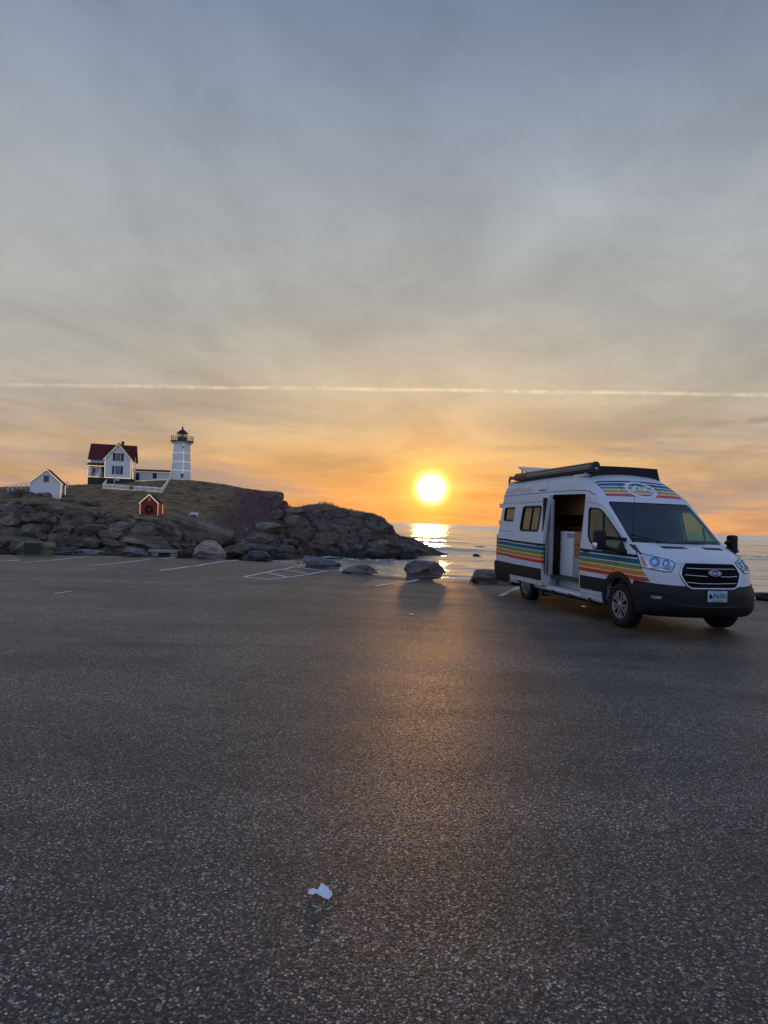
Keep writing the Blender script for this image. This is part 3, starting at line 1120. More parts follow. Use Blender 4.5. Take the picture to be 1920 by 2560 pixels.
# blocks of the far bluff
n_fill = 0
while n_fill < 46:
    px = random.uniform(720, 1110)
    py = random.uniform(1275, 1400)
    p, t = head_hit(px, py)
    if p is None or t > 4.6 or t < 0.1:
        continue
    w = random.uniform(10, 34)
    h = w * random.uniform(0.30, 0.5)
    low = p.z < SEA_Z + 2.2
    ledge_rock(px - w / 2, py - h, px + w / 2, py, random.uniform(0.12, 0.34), random.choice(ROCKS_DARK) if low else None, 0.95)
    n_fill += 1


# ------------------------------------------------------------------ dry grass and brush standing against the sky along the crest
def crest_grass():
    vs, fs = [], []
    rg = np.random.default_rng(3)
    for k in range(2600):
        c = rg.uniform(700, 985) if k < 1500 else rg.uniform(-100, 700)
        p = head_at(c, rg.uniform(4.72, 5.15))
        h = abs(rg.normal(0, 0.22)) + 0.10
        if 790 < c < 835: h *= 1.9
        if 706 < c < 735: h *= 1.6
        a = rg.uniform(0, math.pi)
        w = 0.02 + 0.03 * rg.random()
        dx, dy = w * math.cos(a), w * math.sin(a)
        lx, ly = rg.normal(0, 0.3) * h, rg.normal(0, 0.3) * h
        o = len(vs)
        z = p.z - 0.08
        vs += [(p.x - dx, p.y - dy, z), (p.x + dx, p.y + dy, z), (p.x + lx + dx * 0.3, p.y + ly, z + h), (p.x + lx * 0.6 - dx, p.y + ly * 0.6, z + h * 0.6)]
        fs += [(o, o + 1, o + 2, o + 3)]
    m = pmat('dry_grass', (0.20, 0.135, 0.065), 0.9, 0, 0.4, 0.4)
    o = obj('dry_grass', mesh_from('dry_grass', vs, fs, m))
    return tag(o, 'dry brown grass and seed heads along the crest of the headland', 'grass', kind='stuff')


crest_grass()


def brush_patch():
    """leafless brush on the dark slope right of the tower"""
    vs, fs = [], []
    rg = np.random.default_rng(5)
    for k in range(5200):
        tt = rg.uniform(2.6, 4.75)
        c = rg.uniform(520 + 60 * (tt - 3.5), 735)
        p = head_at(c, tt)
        h = 0.45 + 0.5 * rg.random()
        dr = Vector((rg.normal(0, 0.45), rg.normal(-0.1, 0.45), 1.0)).normalized() * h
        sd = Vector((rg.normal(), rg.normal(), 0)).normalized() * 0.02
        o = len(vs)
        q = p + dr
        vs += [tuple(p - sd), tuple(p + sd), tuple(q + sd * 0.4), tuple(q - sd * 0.4)]
        fs.append((o, o + 1, o + 2, o + 3))
        for b in range(2):
            e = p + dr * rg.uniform(0.4, 0.8)
            g = e + Vector((rg.normal(0, 0.3), rg.normal(0, 0.3), 0.3)) * h * 0.6
            o = len(vs)
            vs += [tuple(e - sd * 0.6), tuple(e + sd * 0.6), tuple(g)]
            fs.append((o, o + 1, o + 2))
    m = pmat('bare_brush', (0.17, 0.095, 0.088), 0.9, 0, 0.4, 0.3)
    return tag(obj('bare_brush', mesh_from('bare_brush', vs, fs, m)), 'leafless reddish brown brush covering the slope beside the tower', 'brush', kind='stuff')


brush_patch()


# ------------------------------------------------------------------ the bank below the lot, and boulders along its edge
def build_bank():
    xs = np.arange(-60, 50.1, 0.6)
    ey = edge_y(xs)
    fr = np.linspace(0, 1, 26)
    G = []
    for f in fr:
        Y = ey - 0.05 + 13.0 * f
        Z = -0.06 + (SEA_Z - 1.2) * f ** 0.9
        P = np.stack([xs, Y, np.full_like(xs, Z)], -1)
        a, b, c = worley(P * 0.5, 91)
        P[:, 2] += ((c - 0.5) * 1.0 + (np.clip((b - a) / 0.25, 0, 1) - 1) * 0.5) * min(1, f * 5) * 0.6 - 0.5 * min(1, f * 6)
        G.append(P)
    G = np.array(G)
    f = [tuple(reversed(q)) for q in grid_faces(*G.shape[:2])]
    return tag(obj('shore_bank', mesh_from('shore_bank', G.reshape(-1, 3), f, MAT['rockdark'], True)), kind='structure')


build_bank()


def boulder(name, px0, px1, py0, py1, mat, label, seed, depth=0.8, cat='boulder', group=None, outline=None, planes=24, edge=0.84, rz=0.0, boxy=0.6):
    """a boulder standing on the lot's edge: its base row gives its distance"""
    base = on_ground((px0 + px1) / 2, py1)
    s = base.y / F_PX
    w, h = (px1 - px0) * s, (py1 - py0) * s
    V, F = rock_verts(seed, 5, planes, 0.05, 1.0, edge, boxy)
    V = V * np.array([w / 2, max(w, h) * depth / 2, h / 2 * 1.06])
    if outline is not None:                       # shape of the top edge: fraction along the width -> fraction of the height
        ft = smooth_table(outline)
        u = np.clip(V[:, 0] / w + 0.5, 0, 1)
        tp = ft(u)
        zz = (V[:, 2] / (h * 1.06) + 0.5)
        lim = np.max([zz[np.abs(u - uu) < 0.06].max() for uu in [0.5]])
        colmax = np.array([zz[np.abs(u - q) < 0.05].max() for q in np.linspace(0, 1, 21)])
        cm = np.interp(u, np.linspace(0, 1, 21), colmax)
        V[:, 2] = ((zz / np.maximum(cm, 0.15)) * tp - 0.5) * h * 1.06
    V[:, 2] += h / 2 - 0.03 * h
    low = np.clip(1 - V[:, 2] / (0.45 * h), 0, 1)          # widen the foot so that it sits broad on the ground
    rr = np.sqrt((V[:, 0] / (w / 2)) ** 2 + (V[:, 1] / (max(w, h) * depth / 2)) ** 2) + 1e-6
    V[:, :2] *= (1 + low * np.clip(0.94 / rr - 1, 0, 1.0) * (rr > 0.25))[:, None]
    V[:, 2] = np.where(V[:, 2] < 0.05 * h, V[:, 2] - 0.12 * h, V[:, 2])
    o = obj(name, mesh_from(name, V, F, mat, 20))
    o.location = (base.x, base.y + max(w, h) * depth / 2 * 0.75, ground_z(base.x, base.y) - 0.02)
    # keep the outline's left and right with the picture, whatever the bearing
    o.rotation_euler = (0, 0, -math.atan2(base.x, base.y) * 0.8 + rz)
    tag(o, label, cat, group)
    return o


b_plaque = boulder('boulder', 28, 128, 1349, 1386, MAT['rocktan'], 'tan flat-faced boulder carrying a dark square plaque', 201, 0.45, outline=[(0, 0.25), (0.10, 0.62), (0.28, 0.98), (0.6, 0.95), (0.93, 0.92), (1.0, 0.6)], edge=0.9, boxy=0.5)
boulder('boulder', 103, 179, 1366, 1386, MAT['rockgrey'], 'low wedge-shaped grey stone leaning against the plaque boulder', 202, 0.6, outline=[(0, 0.22), (0.3, 0.62), (0.66, 1.0), (0.82, 0.85), (1, 0.12)])
boulder('boulder', 179, 256, 1371, 1387, MAT['rockgrey'], 'long low flat-topped grey stone between the wedge stone and the bench', 203, 0.6, outline=[(0, 0.8), (0.2, 0.98), (0.8, 0.95), (1, 0.6)])
boulder('boulder', 296, 362, 1366, 1390, MAT['rockgrey'], 'dark rounded stone at the end of the granite bench', 204, 0.8, outline=[(0, 0.5), (0.3, 0.97), (0.7, 0.95), (1, 0.4)])
boulder('boulder', 437, 476, 1373, 1393, MAT['rockdark'], 'small dark stone between the bench and the pale boulder', 205, 0.9)
boulder('boulder', 474, 558, 1347, 1395, MAT['rockpale'], 'big pale pinkish boulder standing beside the granite bench', 206, 0.9, outline=[(0, 0.35), (0.08, 0.62), (0.38, 0.98), (0.62, 0.97), (0.78, 0.78), (0.95, 0.5), (1, 0.25)])
boulder('boulder', 601, 673, 1373, 1400, MAT['rockgrey'], 'slanted blue-grey slab of stone right of the pale boulder', 207, 0.7, outline=[(0, 0.2), (0.32, 0.95), (0.72, 0.98), (0.9, 0.8), (1, 0.4)])
boulder('boulder', 752, 853, 1385, 1421, MAT['rockgrey'], 'long tapering grey stone lying at the end of the hatched bay', 208, 0.5, outline=[(0, 0.90), (0.06, 1.0), (0.35, 0.86), (0.7, 0.64), (0.93, 0.50), (1, 0.3)])
boulder('boulder', 853, 948, 1409, 1434, MAT['rockbrown'], 'low dark brown stone between the long stone and the block boulder', 209, 0.6, outline=[(0, 0.3), (0.15, 0.6), (0.58, 1.0), (0.8, 0.75), (1, 0.15)])
boulder('boulder', 1010, 1117, 1397, 1447, MAT['rockbrown'], 'massive squared brown boulder in front of the sun glitter', 210, 0.8, outline=[(0, 0.72), (0.06, 0.94), (0.3, 0.98), (0.7, 0.95), (0.9, 0.8), (1, 0.5)], edge=0.88, boxy=0.5)
boulder('boulder', 1178, 1300, 1420, 1457, MAT['rockbrown'], 'brown flat-topped boulder behind the rear bumper of the van', 211, 0.7, outline=[(0, 0.3), (0.14, 0.95), (0.5, 0.98), (0.8, 0.8), (1, 0.6)])
boulder('boulder', 1886, 1975, 1485, 1504, MAT['rockdark'], 'low dark stone on the lot edge beyond the front of the van', 212, 0.7, outline=[(0, 0.5), (0.12, 0.85), (0.5, 1), (1, 0.6)])

# plaque on the tan boulder
_pl = MB()
_pl.box(-0.25, 0.25, -0.02, 0.02, -0.17, 0.17, 0.008)
plq = _pl.build('plaque', pmat('bronze_plaque', (0.035, 0.038, 0.045), 0.45, 0.3, 0.2, 20, 0.3, 90), b_plaque)
_by = min(v.co.y for v in b_plaque.data.vertices)
_w = on_ground(78, 1386).y / F_PX
plq.location = (((57 + 92) / 2 - 78) * _w, _by - 0.005, (1386 - 1368) * _w)
_pf = MB()
_pf.box(-0.26, 0.26, -0.017, 0.017, 0.17, 0.185)
_pf.box(-0.26, 0.26, -0.017, 0.017, -0.185, -0.17)
_pf.box(-0.27, -0.25, -0.017, 0.017, -0.185, 0.185)
_pf.box(0.25, 0.27, -0.017, 0.017, -0.185, 0.185)
for r_ in range(7):
    _pf.box(-0.22, 0.22 - 0.05 * (r_ % 3), -0.024, -0.0205, 0.13 - r_ * 0.043, 0.138 - r_ * 0.043)
_pf.build('plaque_frame', pmat('bronze_edge', (0.09, 0.08, 0.06), 0.4, 0.5), plq)


# rocks standing in the water
def sea_rock(px0, px1, py0, py1, label, seed):
    base = on_ground((px0 + px1) / 2, py1, SEA_Z)
    s = base.y / F_PX
    w, h = (px1 - px0) * s, (py1 - py0) * s
    V, F = rock_verts(seed, 3, 12, 0.10)
    V = V * np.array([w / 2, w / 2, h * 0.75])
    V[:, 2] += h * 0.25
    o = obj('sea_rock', mesh_from('sea_rock', V, F, MAT['rockdark'], 40))
    o.location = (base.x, base.y + w / 2, SEA_Z)
    return tag(o, label, 'rock', 'rocks awash off the point')


sea_rock(1182, 1205, 1385, 1396, 'pointed dark rock standing in the water off the point', 301)
sea_rock(1136, 1149, 1396, 1401, 'tiny low rock in the water beside the tip of the headland', 302)
sea_rock(1186, 1216, 1366, 1371, 'flat dark reef awash among the breaking swell', 303)


# the granite bench
def build_bench():
    a, b = on_ground(366, 1389), on_ground(445, 1391)
    c = (a + b) / 2
    s = c.y / F_PX
    L = (445 - 366) * s
    g = pmat('bench_granite', (0.30, 0.30, 0.31), 0.75, 0, 0.18, 14, 0.3, 80)
    r = empty('stone_bench', (c.x, c.y + 0.30, ground_z(c.x, c.y) - 0.01), -math.atan2(c.x, c.y) * 0.6)
    m = MB(); m.box(-L / 2, L / 2, -0.20, 0.20, 0.145, 0.235, 0.012); m.build('seat', g, r, 40)
    for x in (-L * 0.30, L * 0.28):
        m = MB(); m.box(x - 0.10, x + 0.10, -0.16, 0.16, 0.0, 0.15, 0.01); m.build('leg', g, r, 40)
    tag(r, 'grey granite slab bench on two stone blocks at the lot edge', 'bench')


build_bench()
# ------------------------------------------------------------------ the camper van
# van frame: x forward from the front axle, y to the van's left, z up from the ground
VAN_X, VAN_Y, VAN_YAW = 4.808, 11.475, 0.20497
van = empty('camper_van', (VAN_X, VAN_Y, -0.012), 0)
van.rotation_euler = (0, 0, VAN_YAW - math.pi / 2)
tag(van, 'white high-roof camper van with rainbow stripes and its side door slid open', 'van')
_vc, _vs = math.cos(VAN_YAW), math.sin(VAN_YAW)


def to_van(v, point=True):
    v = np.array(v, float)
    if point:
        v = v - np.array([VAN_X, VAN_Y, -0.012])
    return np.stack([v[..., 0] * _vs - v[..., 1] * _vc, v[..., 0] * _vc + v[..., 1] * _vs, v[..., 2]], -1)


H0 = smooth_table([(-5.7, 2.62), (-5.2, 2.68), (-4, 2.71), (-2.5, 2.72), (-2.0, 2.70), (-1.65, 2.62), (-1.45, 2.54), (-1.27, 2.435), (-0.93, 2.20), (-0.79, 2.085),
                   (-0.3, 1.715), (0.10, 1.41), (0.20, 1.362), (0.32, 1.335), (0.5, 1.285), (0.7, 1.20), (0.84, 1.12), (0.95, 1.02), (1.15, 0.80)])
HW = smooth_table([(0.2, 0.95), (0.42, 0.995), (0.6, 1.02), (0.95, 1.03), (1.25, 1.015), (1.5, 0.985), (2.0, 0.928), (2.3, 0.895), (2.75, 0.84)])
XF = smooth_table([(0.20, 0.80), (0.28, 0.93), (0.36, 1.02), (0.46, 1.06), (0.60, 1.06), (0.70, 1.035), (0.76, 0.985), (0.84, 0.975), (0.95, 0.955), (1.05, 0.905), (1.12, 0.86), (1.3, 0.75), (3.0, 0.4)])
XR = smooth_table([(0.2, -5.50), (0.36, -5.58), (0.7, -5.60), (0.76, -5.52), (1.3, -5.50), (2.2, -5.44), (2.75, -5.38)])


def lut(f, a, b, n=6000):
    xs = np.linspace(a, b, n)
    ys = f(xs)
    return lambda q: np.interp(q, xs, ys)


H0, HW, XF, XR = lut(H0, -5.7, 1.15), lut(HW, 0.2, 2.75), lut(XF, 0.2, 3.0), lut(XR, 0.2, 2.75)


def smax(a, b, k):
    h = np.clip(0.5 + 0.5 * (a - b) / k, 0, 1)
    return b + (a - b) * h + k * h * (1 - h)


def VF(x, y, z, e=0.0, floor=0.30):
    """below zero inside the van's body, pulled in by e"""
    y2 = y * y
    crown = np.interp(x, [-5.6, -1.6, -0.9, 0.05, 0.35, 0.9], [0.10, 0.09, 0.01, 0.01, 0.06, 0.16])
    top = z - (H0(x + 0.07 * y2) - crown * y2) + e
    sl = np.interp(x, [-1.7, -0.85, 0.05, 0.3], [1.0, 0.80, 0.80, 1.0])        # steep front glass: nearer a true distance
    top = top * sl
    nar = np.interp(x, [-1.6, -0.9, -0.3, 0.2, 1.0], [0.0, 0.02, 0.085, 0.115, 0.115]) * np.interp(z, [0.9, 1.4], [0.3, 1.0])
    side = np.abs(y) - HW(z) + nar + e
    k = np.interp(x, [-2.2, -1.4, -0.95, 0.05, 0.4], [0.34, 0.28, 0.10, 0.10, 0.24])
    g = smax(top, side, k)
    g = smax(g, x - XF(z) + 0.25 * y2 + 0.20 * y2 ** 3 + e, 0.07)
    g = smax(g, XR(z) - x + 0.05 * y2 ** 3 + e, 0.10)
    return smax(g, floor - z, 0.07)


def loft(e=0.0, floor=0.30, nsec=128, coarse=False):
    if coarse:
        xs = np.concatenate([np.linspace(-5.62 + e, -5.3, 10)[:-1], np.linspace(-5.3, -1.9, 22)[:-1], np.linspace(-1.9, 0.5, 50)[:-1], np.linspace(0.5, 1.08 - e, 24)])
    else:
        xs = np.concatenate([np.linspace(-5.62 + e, -5.30, 26)[:-1], np.linspace(-5.30, -1.9, 50)[:-1], np.linspace(-1.9, 0.45, 96)[:-1], np.linspace(0.45, 1.072 - e, 84)])
    zc = np.interp(xs, [-5.6, -5.2, -1.5, -0.6, 0.2, 0.7, 0.9], [0.8, 1.2, 1.3, 1.1, 0.85, 0.72, 0.56])
    zc = np.maximum(zc, floor + 0.12)
    th = np.radians(np.linspace(-90, 270, 321)[:-1])
    ok = VF(xs, np.zeros_like(xs), zc, e, floor) < -0.002
    xs, zc = xs[ok], zc[ok]
    X = np.repeat(xs[:, None], len(th), 1)
    lo, hi = np.zeros_like(X), np.full_like(X, 2.4)
    ct, st = np.cos(th)[None], np.sin(th)[None]
    for _ in range(22):
        m = (lo + hi) / 2
        ins = VF(X, m * ct, zc[:, None] + m * st, e, floor) < 0
        lo, hi = np.where(ins, m, lo), np.where(ins, hi, m)
    rings = []
    for i, (x, c) in enumerate(zip(xs, zc)):
        P = np.stack([lo[i] * ct[0], c + lo[i] * st[0]], -1)
        Q = np.concatenate([P, P[:1]])
        s = np.concatenate([[0], np.cumsum(np.linalg.norm(np.diff(Q, axis=0), axis=1))])
        q = np.linspace(0, s[-1], nsec + 1)[:-1]
        rings.append(np.stack([np.full(nsec, x), np.interp(q, s, Q[:, 0]), np.interp(q, s, Q[:, 1])], -1))
    R = np.array(rings)
    n = len(R)
    V = R.reshape(-1, 3)
    F = grid_faces(n, nsec, True)
    F = [tuple(reversed(f)) for f in F]
    F.append(tuple(range(nsec)))
    F.append(tuple((n - 1) * nsec + k for k in range(nsec - 1, -1, -1)))
    me = mesh_from('loft', V, F)
    bm = bmesh.new()
    bm.from_mesh(me)
    bmesh.ops.recalc_face_normals(bm, faces=bm.faces[:])
    bm.to_mesh(me)
    bm.free()
    return me


def nested(a, b):
    """closed skin a with the closed skin b as its hollow"""
    bm = bmesh.new()
    bm.from_mesh(b)
    bmesh.ops.reverse_faces(bm, faces=bm.faces[:])
    bm.from_mesh(a)
    me = bpy.data.meshes.new('shell')
    bm.to_mesh(me)
    bm.free()
    return me


def prism_mesh(poly, axis, a, b):
    return MB().prism(poly, axis, a, b).mesh('cutter', [])


def box_mesh(*b):
    return MB().box(*b).mesh('cutter', [])


def rpoly(pts, r, n=4):
    """polygon with rounded corners"""
    out = []
    m = len(pts)
    rr = r if hasattr(r, '__len__') else [r] * m
    for i in range(m):
        p, a, b = Vector(pts[i]), Vector(pts[i - 1]), Vector(pts[(i + 1) % m])
        da, db = (a - p), (b - p)
        q = min(rr[i], da.length * 0.45, db.length * 0.45)
        pa, pb = p + da.normalized() * q, p + db.normalized() * q
        for k in range(n + 1):
            t = k / n
            out.append(tuple(pa * (1 - t) ** 2 + p * 2 * t * (1 - t) + pb * t * t))
    return out


def grow(poly, d):
    """push a polygon's points outward by d"""
    c = [sum(p[0] for p in poly) / len(poly), sum(p[1] for p in poly) / len(poly)]
    out = []
    for p in poly:
        v = Vector((p[0] - c[0], p[1] - c[1]))
        v = v.normalized() * (v.length + d)
        out.append((c[0] + v.x, c[1] + v.y))
    return out


# ---- van materials
def make_van_paint():
    m, t, out = material('van_paint')
    co = t.n('ShaderNodeTexCoord').outputs['Object']
    x, y, z = t.sep(co)
    ay = t.m('ABSOLUTE', y)
    white = (0.66, 0.68, 0.72, 1)
    cols = [(0.0, white), (0.002, (0.030, 0.020, 0.036, 1)), (0.100, white), (0.136, (0.0, 0.130, 0.190, 1)), (0.284, white), (0.314, (0.20, 0.25, 0.055, 1)), (0.446, white),
            (0.478, (0.68, 0.26, 0.018, 1)), (0.624, white), (0.654, (0.60, 0.065, 0.012, 1)), (0.784, white)]
    s = t.m('SUBTRACT', t.m('SUBTRACT', 1.282, t.m('MULTIPLY', t.m('ADD', x, 5.36), 0.0165)), z)
    side = t.ramp(t.m('MULTIPLY', s, 2.0), cols, 'CONSTANT')
    lim = t.m('ADD', 0.50, t.m('MULTIPLY', t.m('SUBTRACT', 1.09, z), 0.667))
    ms = t.m('MULTIPLY', t.m('GREATER_THAN', ay, 0.66), t.m('LESS_THAN', x, lim))
    ms = t.m('MULTIPLY', ms, t.m('GREATER_THAN', x, -5.47))
    col = t.mix(ms, white, side)
    # stripes over the windscreen
    u = t.m('ADD', x, t.m('MULTIPLY', t.m('MULTIPLY', y, y), 0.07))
    cap = t.ramp(t.m('MULTIPLY', t.m('ADD', u, 1.33), 2.0), [(0.0, white), (0.012, (0.070, 0.045, 0.10, 1)), (0.105, white), (0.165, (0.01, 0.15, 0.30, 1)), (0.325, white), (0.385, (0.17, 0.22, 0.08, 1)),
                 (0.50, white), (0.565, (0.60, 0.33, 0.09, 1)), (0.70, white), (0.755, (0.60, 0.13, 0.07, 1)), (0.90, white)], 'CONSTANT')
    mc = t.m('MULTIPLY', t.m('GREATER_THAN', z, 2.0), t.m('MULTIPLY', t.m('LESS_THAN', ay, t.m('ADD', 0.76, t.m('MULTIPLY', u, 0.02))), t.m('GREATER_THAN', x, -1.5)))
    col = t.mix(mc, col, cap)
    # road film, thicker low down, and faint mottling
    dirt = t.m('MULTIPLY', t.step(t.noise(co, 2.6, 5, 0.6), 0.35, 0.75), t.m('ADD', 0.05, t.m('MULTIPLY', t.step(z, 1.2, 0.35), 0.42)))
    col = t.mix(dirt, col, (0.30, 0.27, 0.24, 1))
    col = t.scale(col, t.m('ADD', 0.97, t.m('MULTIPLY', t.noise(co, 1.7, 3), 0.06)))
    ob = t.bump(t.noise(co, 1.4, 3, 0.5), 0.05, 0.05)
    film = t.m('MAXIMUM', ms, mc)                       # matt printed film, glossier paint between
    principled(t, out, col, t.m('ADD', t.m('ADD', 0.26, t.m('MULTIPLY', film, 0.22)), t.m('MULTIPLY', dirt, 0.5)), 0, ob, t.m('SUBTRACT', 0.24, t.m('MULTIPLY', film, 0.17)), Coat_Weight=t.m('SUBTRACT', 0.06, t.m('MULTIPLY', film, 0.06)), Coat_Roughness=0.05)
    return m


def make_glass(name, tint, gloss=0.10, frit=None, ior=1.5):
    m, t, out = material(name)
    tr = t.n('ShaderNodeBsdfTransparent')
    co = t.n('ShaderNodeTexCoord').outputs['Object']
    x, y, z = t.sep(co)
    tc = t.scale(tint, t.m('ADD', 0.95, t.m('MULTIPLY', t.noise(co, 3.0, 3), 0.10)))
    t.put(tr.inputs[0], tc)
    gs = t.n('ShaderNodeBsdfGlossy')
    gs.inputs['Roughness'].default_value = 0.02
    t.put(gs.inputs['Color'], (0.9, 0.93, 1.0, 1))
    ge = t.n('ShaderNodeNewGeometry')
    cs = t.m('ABSOLUTE', t.vm('DOT_PRODUCT', ge.outputs['Normal'], ge.outputs['Incoming']))
    fr = t.m('ADD', gloss, t.m('MULTIPLY', 0.9, t.m('POWER', t.m('SUBTRACT', 1.0, cs), 5.0)))      # Schlick, the same from both sides
    mx = t.n('ShaderNodeMixShader')
    t.put(mx.inputs[0], fr)
    t.t.links.new(tr.outputs[0], mx.inputs[1])
    t.t.links.new(gs.outputs[0], mx.inputs[2])
    last = mx.outputs[0]
    if frit:
        bk = t.n('ShaderNodeBsdfPrincipled')
        t.put(bk.inputs['Base Color'], (0.012, 0.011, 0.014, 1))
        bk.inputs['Roughness'].default_value = 0.10
        ay = t.m('ABSOLUTE', y)
        k = t.m('MAXIMUM', t.m('GREATER_THAN', z, 1.955), t.m('LESS_THAN', z, 1.43))
        k = t.m('MAXIMUM', k, t.m('GREATER_THAN', t.m('ADD', ay, t.m('MULTIPLY', z, 0.11)), 0.975))
        k = t.m('MAXIMUM', k, t.m('MULTIPLY', t.m('GREATER_THAN', z, t.m('ADD', 1.70, t.m('MULTIPLY', ay, 0.8))), t.m('LESS_THAN', ay, 0.32)))
        m2 = t.n('ShaderNodeMixShader')
        t.put(m2.inputs[0], k)
        t.t.links.new(last, m2.inputs[1])
        t.t.links.new(bk.outputs[0], m2.inputs[2])
        last = m2.outputs[0]
    t.t.links.new(last, out.inputs[0])
    return m


VM = {
    'paint': make_van_paint(),
    'black': pmat('black_plastic', (0.011, 0.011, 0.012), 0.6, 0, 0.25, 9, 0.15, 150, 0.28),
    'grillblack': pmat('grille_black', (0.004, 0.004, 0.005), 0.7, 0, 0.2, 9, 0, 150, 0.12),
    'grey': pmat('door_frame_paint', (0.48, 0.47, 0.48), 0.35, 0, 0.15, 5),
    'rubber': pmat('tyre_rubber', (0.014, 0.014, 0.015), 0.85, 0, 0.3, 14, 0.4, 90, 0.3),
    'alloy': pmat('wheel_cover', (0.30, 0.30, 0.31), 0.35, 0.6, 0.12, 12),
    'dark': pmat('dark_metal', (0.025, 0.023, 0.022), 0.5, 0.2, 0.25, 8),
    'chrome': pmat('chrome', (0.60, 0.61, 0.64), 0.16, 1.0, 0.04, 10),
    'rack': pmat('rack_black', (0.022, 0.018, 0.018), 0.45, 0.1, 0.2, 6),
    'glass': make_glass('cab_glass', (0.50, 0.62, 0.50), 0.06),
    'screen': make_glass('windscreen_glass', (0.72, 0.86, 0.78), 0.05, True),
    'tinted': make_glass('tinted_glass', (0.06, 0.06, 0.06), 0.09),
    'cloth': pmat('seat_cloth', (0.030, 0.032, 0.040), 0.9, 0, 0.2, 20, 0.3, 120),
    'dash': pmat('dash_plastic', (0.035, 0.037, 0.042), 0.7, 0, 0.15, 10),
    'curtain': pmat('curtain', (0.085, 0.080, 0.082), 0.95, 0, 0.2, 5),
    'wood': pmat('cabinet_wood', (0.42, 0.19, 0.07), 0.55, 0, 0.35, 3, 0.1, 30),
    'white': pmat('cabinet_white', (0.72, 0.72, 0.74), 0.45, 0, 0.06, 3),
    'panelgrey': pmat('cabinet_grey', (0.34, 0.33, 0.36), 0.5, 0, 0.08, 3),
    'amber': pmat('amber_lens', (0.72, 0.22, 0.04), 0.2, 0, 0.1, 20),
    'red': pmat('tail_lens', (0.55, 0.03, 0.02), 0.2, 0, 0.1, 20),
    'lamp': pmat('lamp_reflector', (0.62, 0.70, 0.82), 0.16, 0.75, 0.10, 18),
    'lampdark': pmat('lamp_bowl', (0.22, 0.27, 0.36), 0.2, 0.5, 0.2, 18),
    'salmon': pmat('salmon_lettering', (0.66, 0.36, 0.32), 0.4, 0, 0.05, 6),
    'blue': pmat('emblem_blue', (0.010, 0.018, 0.06), 0.2, 0.2, 0.1, 20),
    'plate': pmat('plate_white', (0.40, 0.54, 0.62), 0.4, 0, 0.06, 20),
    'ink': pmat('plate_ink', (0.02, 0.05, 0.08), 0.5, 0, 0.05, 20),
    'solar': pmat('panel_face', (0.50, 0.49, 0.48), 0.30, 0.0, 0.06, 5),
    'warm': pmat('orange_lit_goods', (0.50, 0.20, 0.05), 0.7, 0, 0.3, 12),  # orange light on the worktop and goods is put into this colour
}

# ---- the body shell and its openings
OUT = loft(0.0, 0.30)
OUT.materials.append(VM['paint'])
INN = loft(0.055, 0.60, 72, True)
SHELL = nested(OUT, INN)
SHELL.materials.append(VM['paint'])
DOOR_FRONT = rpoly([(-1.25, 0.43), (-0.52, 0.43), (-0.47, 0.62), (-0.34, 0.82), (-0.14, 0.92), (-0.07, 1.09), (0.23, 1.10), (-0.03, 1.375), (-0.17, 1.485), (-0.31, 1.615), (-0.52, 1.785), (-0.72, 1.935), (-0.84, 1.985), (-1.02, 2.02), (-1.32, 2.045)],
                   [0.03, 0.03, 0.05, 0.1, 0.1, 0.05, 0.03, 0.1, 0.1, 0.1, 0.1, 0.1, 0.1, 0.1, 0.03], 3)
WIN_FRONT = rpoly([(-1.085, 1.45), (-1.18, 1.94), (-0.86, 1.925), (-0.74, 1.88), (-0.49, 1.70), (-0.29, 1.55), (-0.165, 1.46), (-0.06, 1.36), (0.17, 1.15), (-0.16, 1.175), (-0.53, 1.205), (-0.75, 1.25), (-1.0, 1.345)],
                  [0.06, 0.06, 0.06, 0.06, 0.1, 0.1, 0.05, 0.05, 0.03, 0.1, 0.1, 0.1, 0.1], 3)
SLIDE_HOLE = rpoly([(-2.80, 0.40), (-1.29, 0.40), (-1.30, 1.2), (-1.36, 2.20), (-2.80, 2.225)], 0.06, 4)
SLIDE_DOOR = rpoly([(-2.88, 0.41), (-1.235, 0.40), (-1.235, 2.235), (-2.88, 2.25)], 0.04, 3)
SCREEN = rpoly([(-0.825, 1.372), (0.825, 1.372), (0.785, 2.02), (0.75, 2.055), (-0.75, 2.055), (-0.785, 2.02)], 0.05, 4)
WIN_REAR = rpoly([(-5.13, 1.70), (-4.52, 1.70), (-4.52, 1.98), (-5.13, 1.98)], 0.05, 4)
WIN_SLIDE = rpoly([(-2.43, 1.49), (-1.53, 1.49), (-1.50, 1.99), (-2.40, 1.99)], 0.08, 4)
HOOD = rpoly([(0.22, -0.80), (0.22, 0.80), (0.45, 0.77), (0.80, 0.60), (0.865, 0.40), (0.888, 0.0), (0.865, -0.40), (0.80, -0.60), (0.45, -0.77)], 0.04, 2)

ARCH = MB()
for ax in (0.0, -3.75):
    for s in (-1, 1):
        ARCH.lathe([(0.43, 0), (0.43, 0.62)], 40, Matrix.Translation((ax, s * 1.20, 0.37)) @ Matrix.Rotation(s * math.pi / 2, 4, 'X'))
ARCH_ME = ARCH.mesh('cutter', [])
body = boolean(SHELL, prism_mesh(SCREEN, 'x', -0.95, 0.60), 'DIFFERENCE')
body = boolean(body, ARCH_ME, 'DIFFERENCE')
body = boolean(body, prism_mesh(WIN_FRONT, 'y', 0.80, 1.4), 'DIFFERENCE')
body = boolean(body, prism_mesh(WIN_REAR, 'y', -1.4, -0.70), 'DIFFERENCE')
door_me = boolean(body, prism_mesh(DOOR_FRONT, 'y', -1.4, -0.80), 'INTERSECT')
body = boolean(body, prism_mesh(grow(DOOR_FRONT, 0.010), 'y', -1.4, -0.80), 'DIFFERENCE')
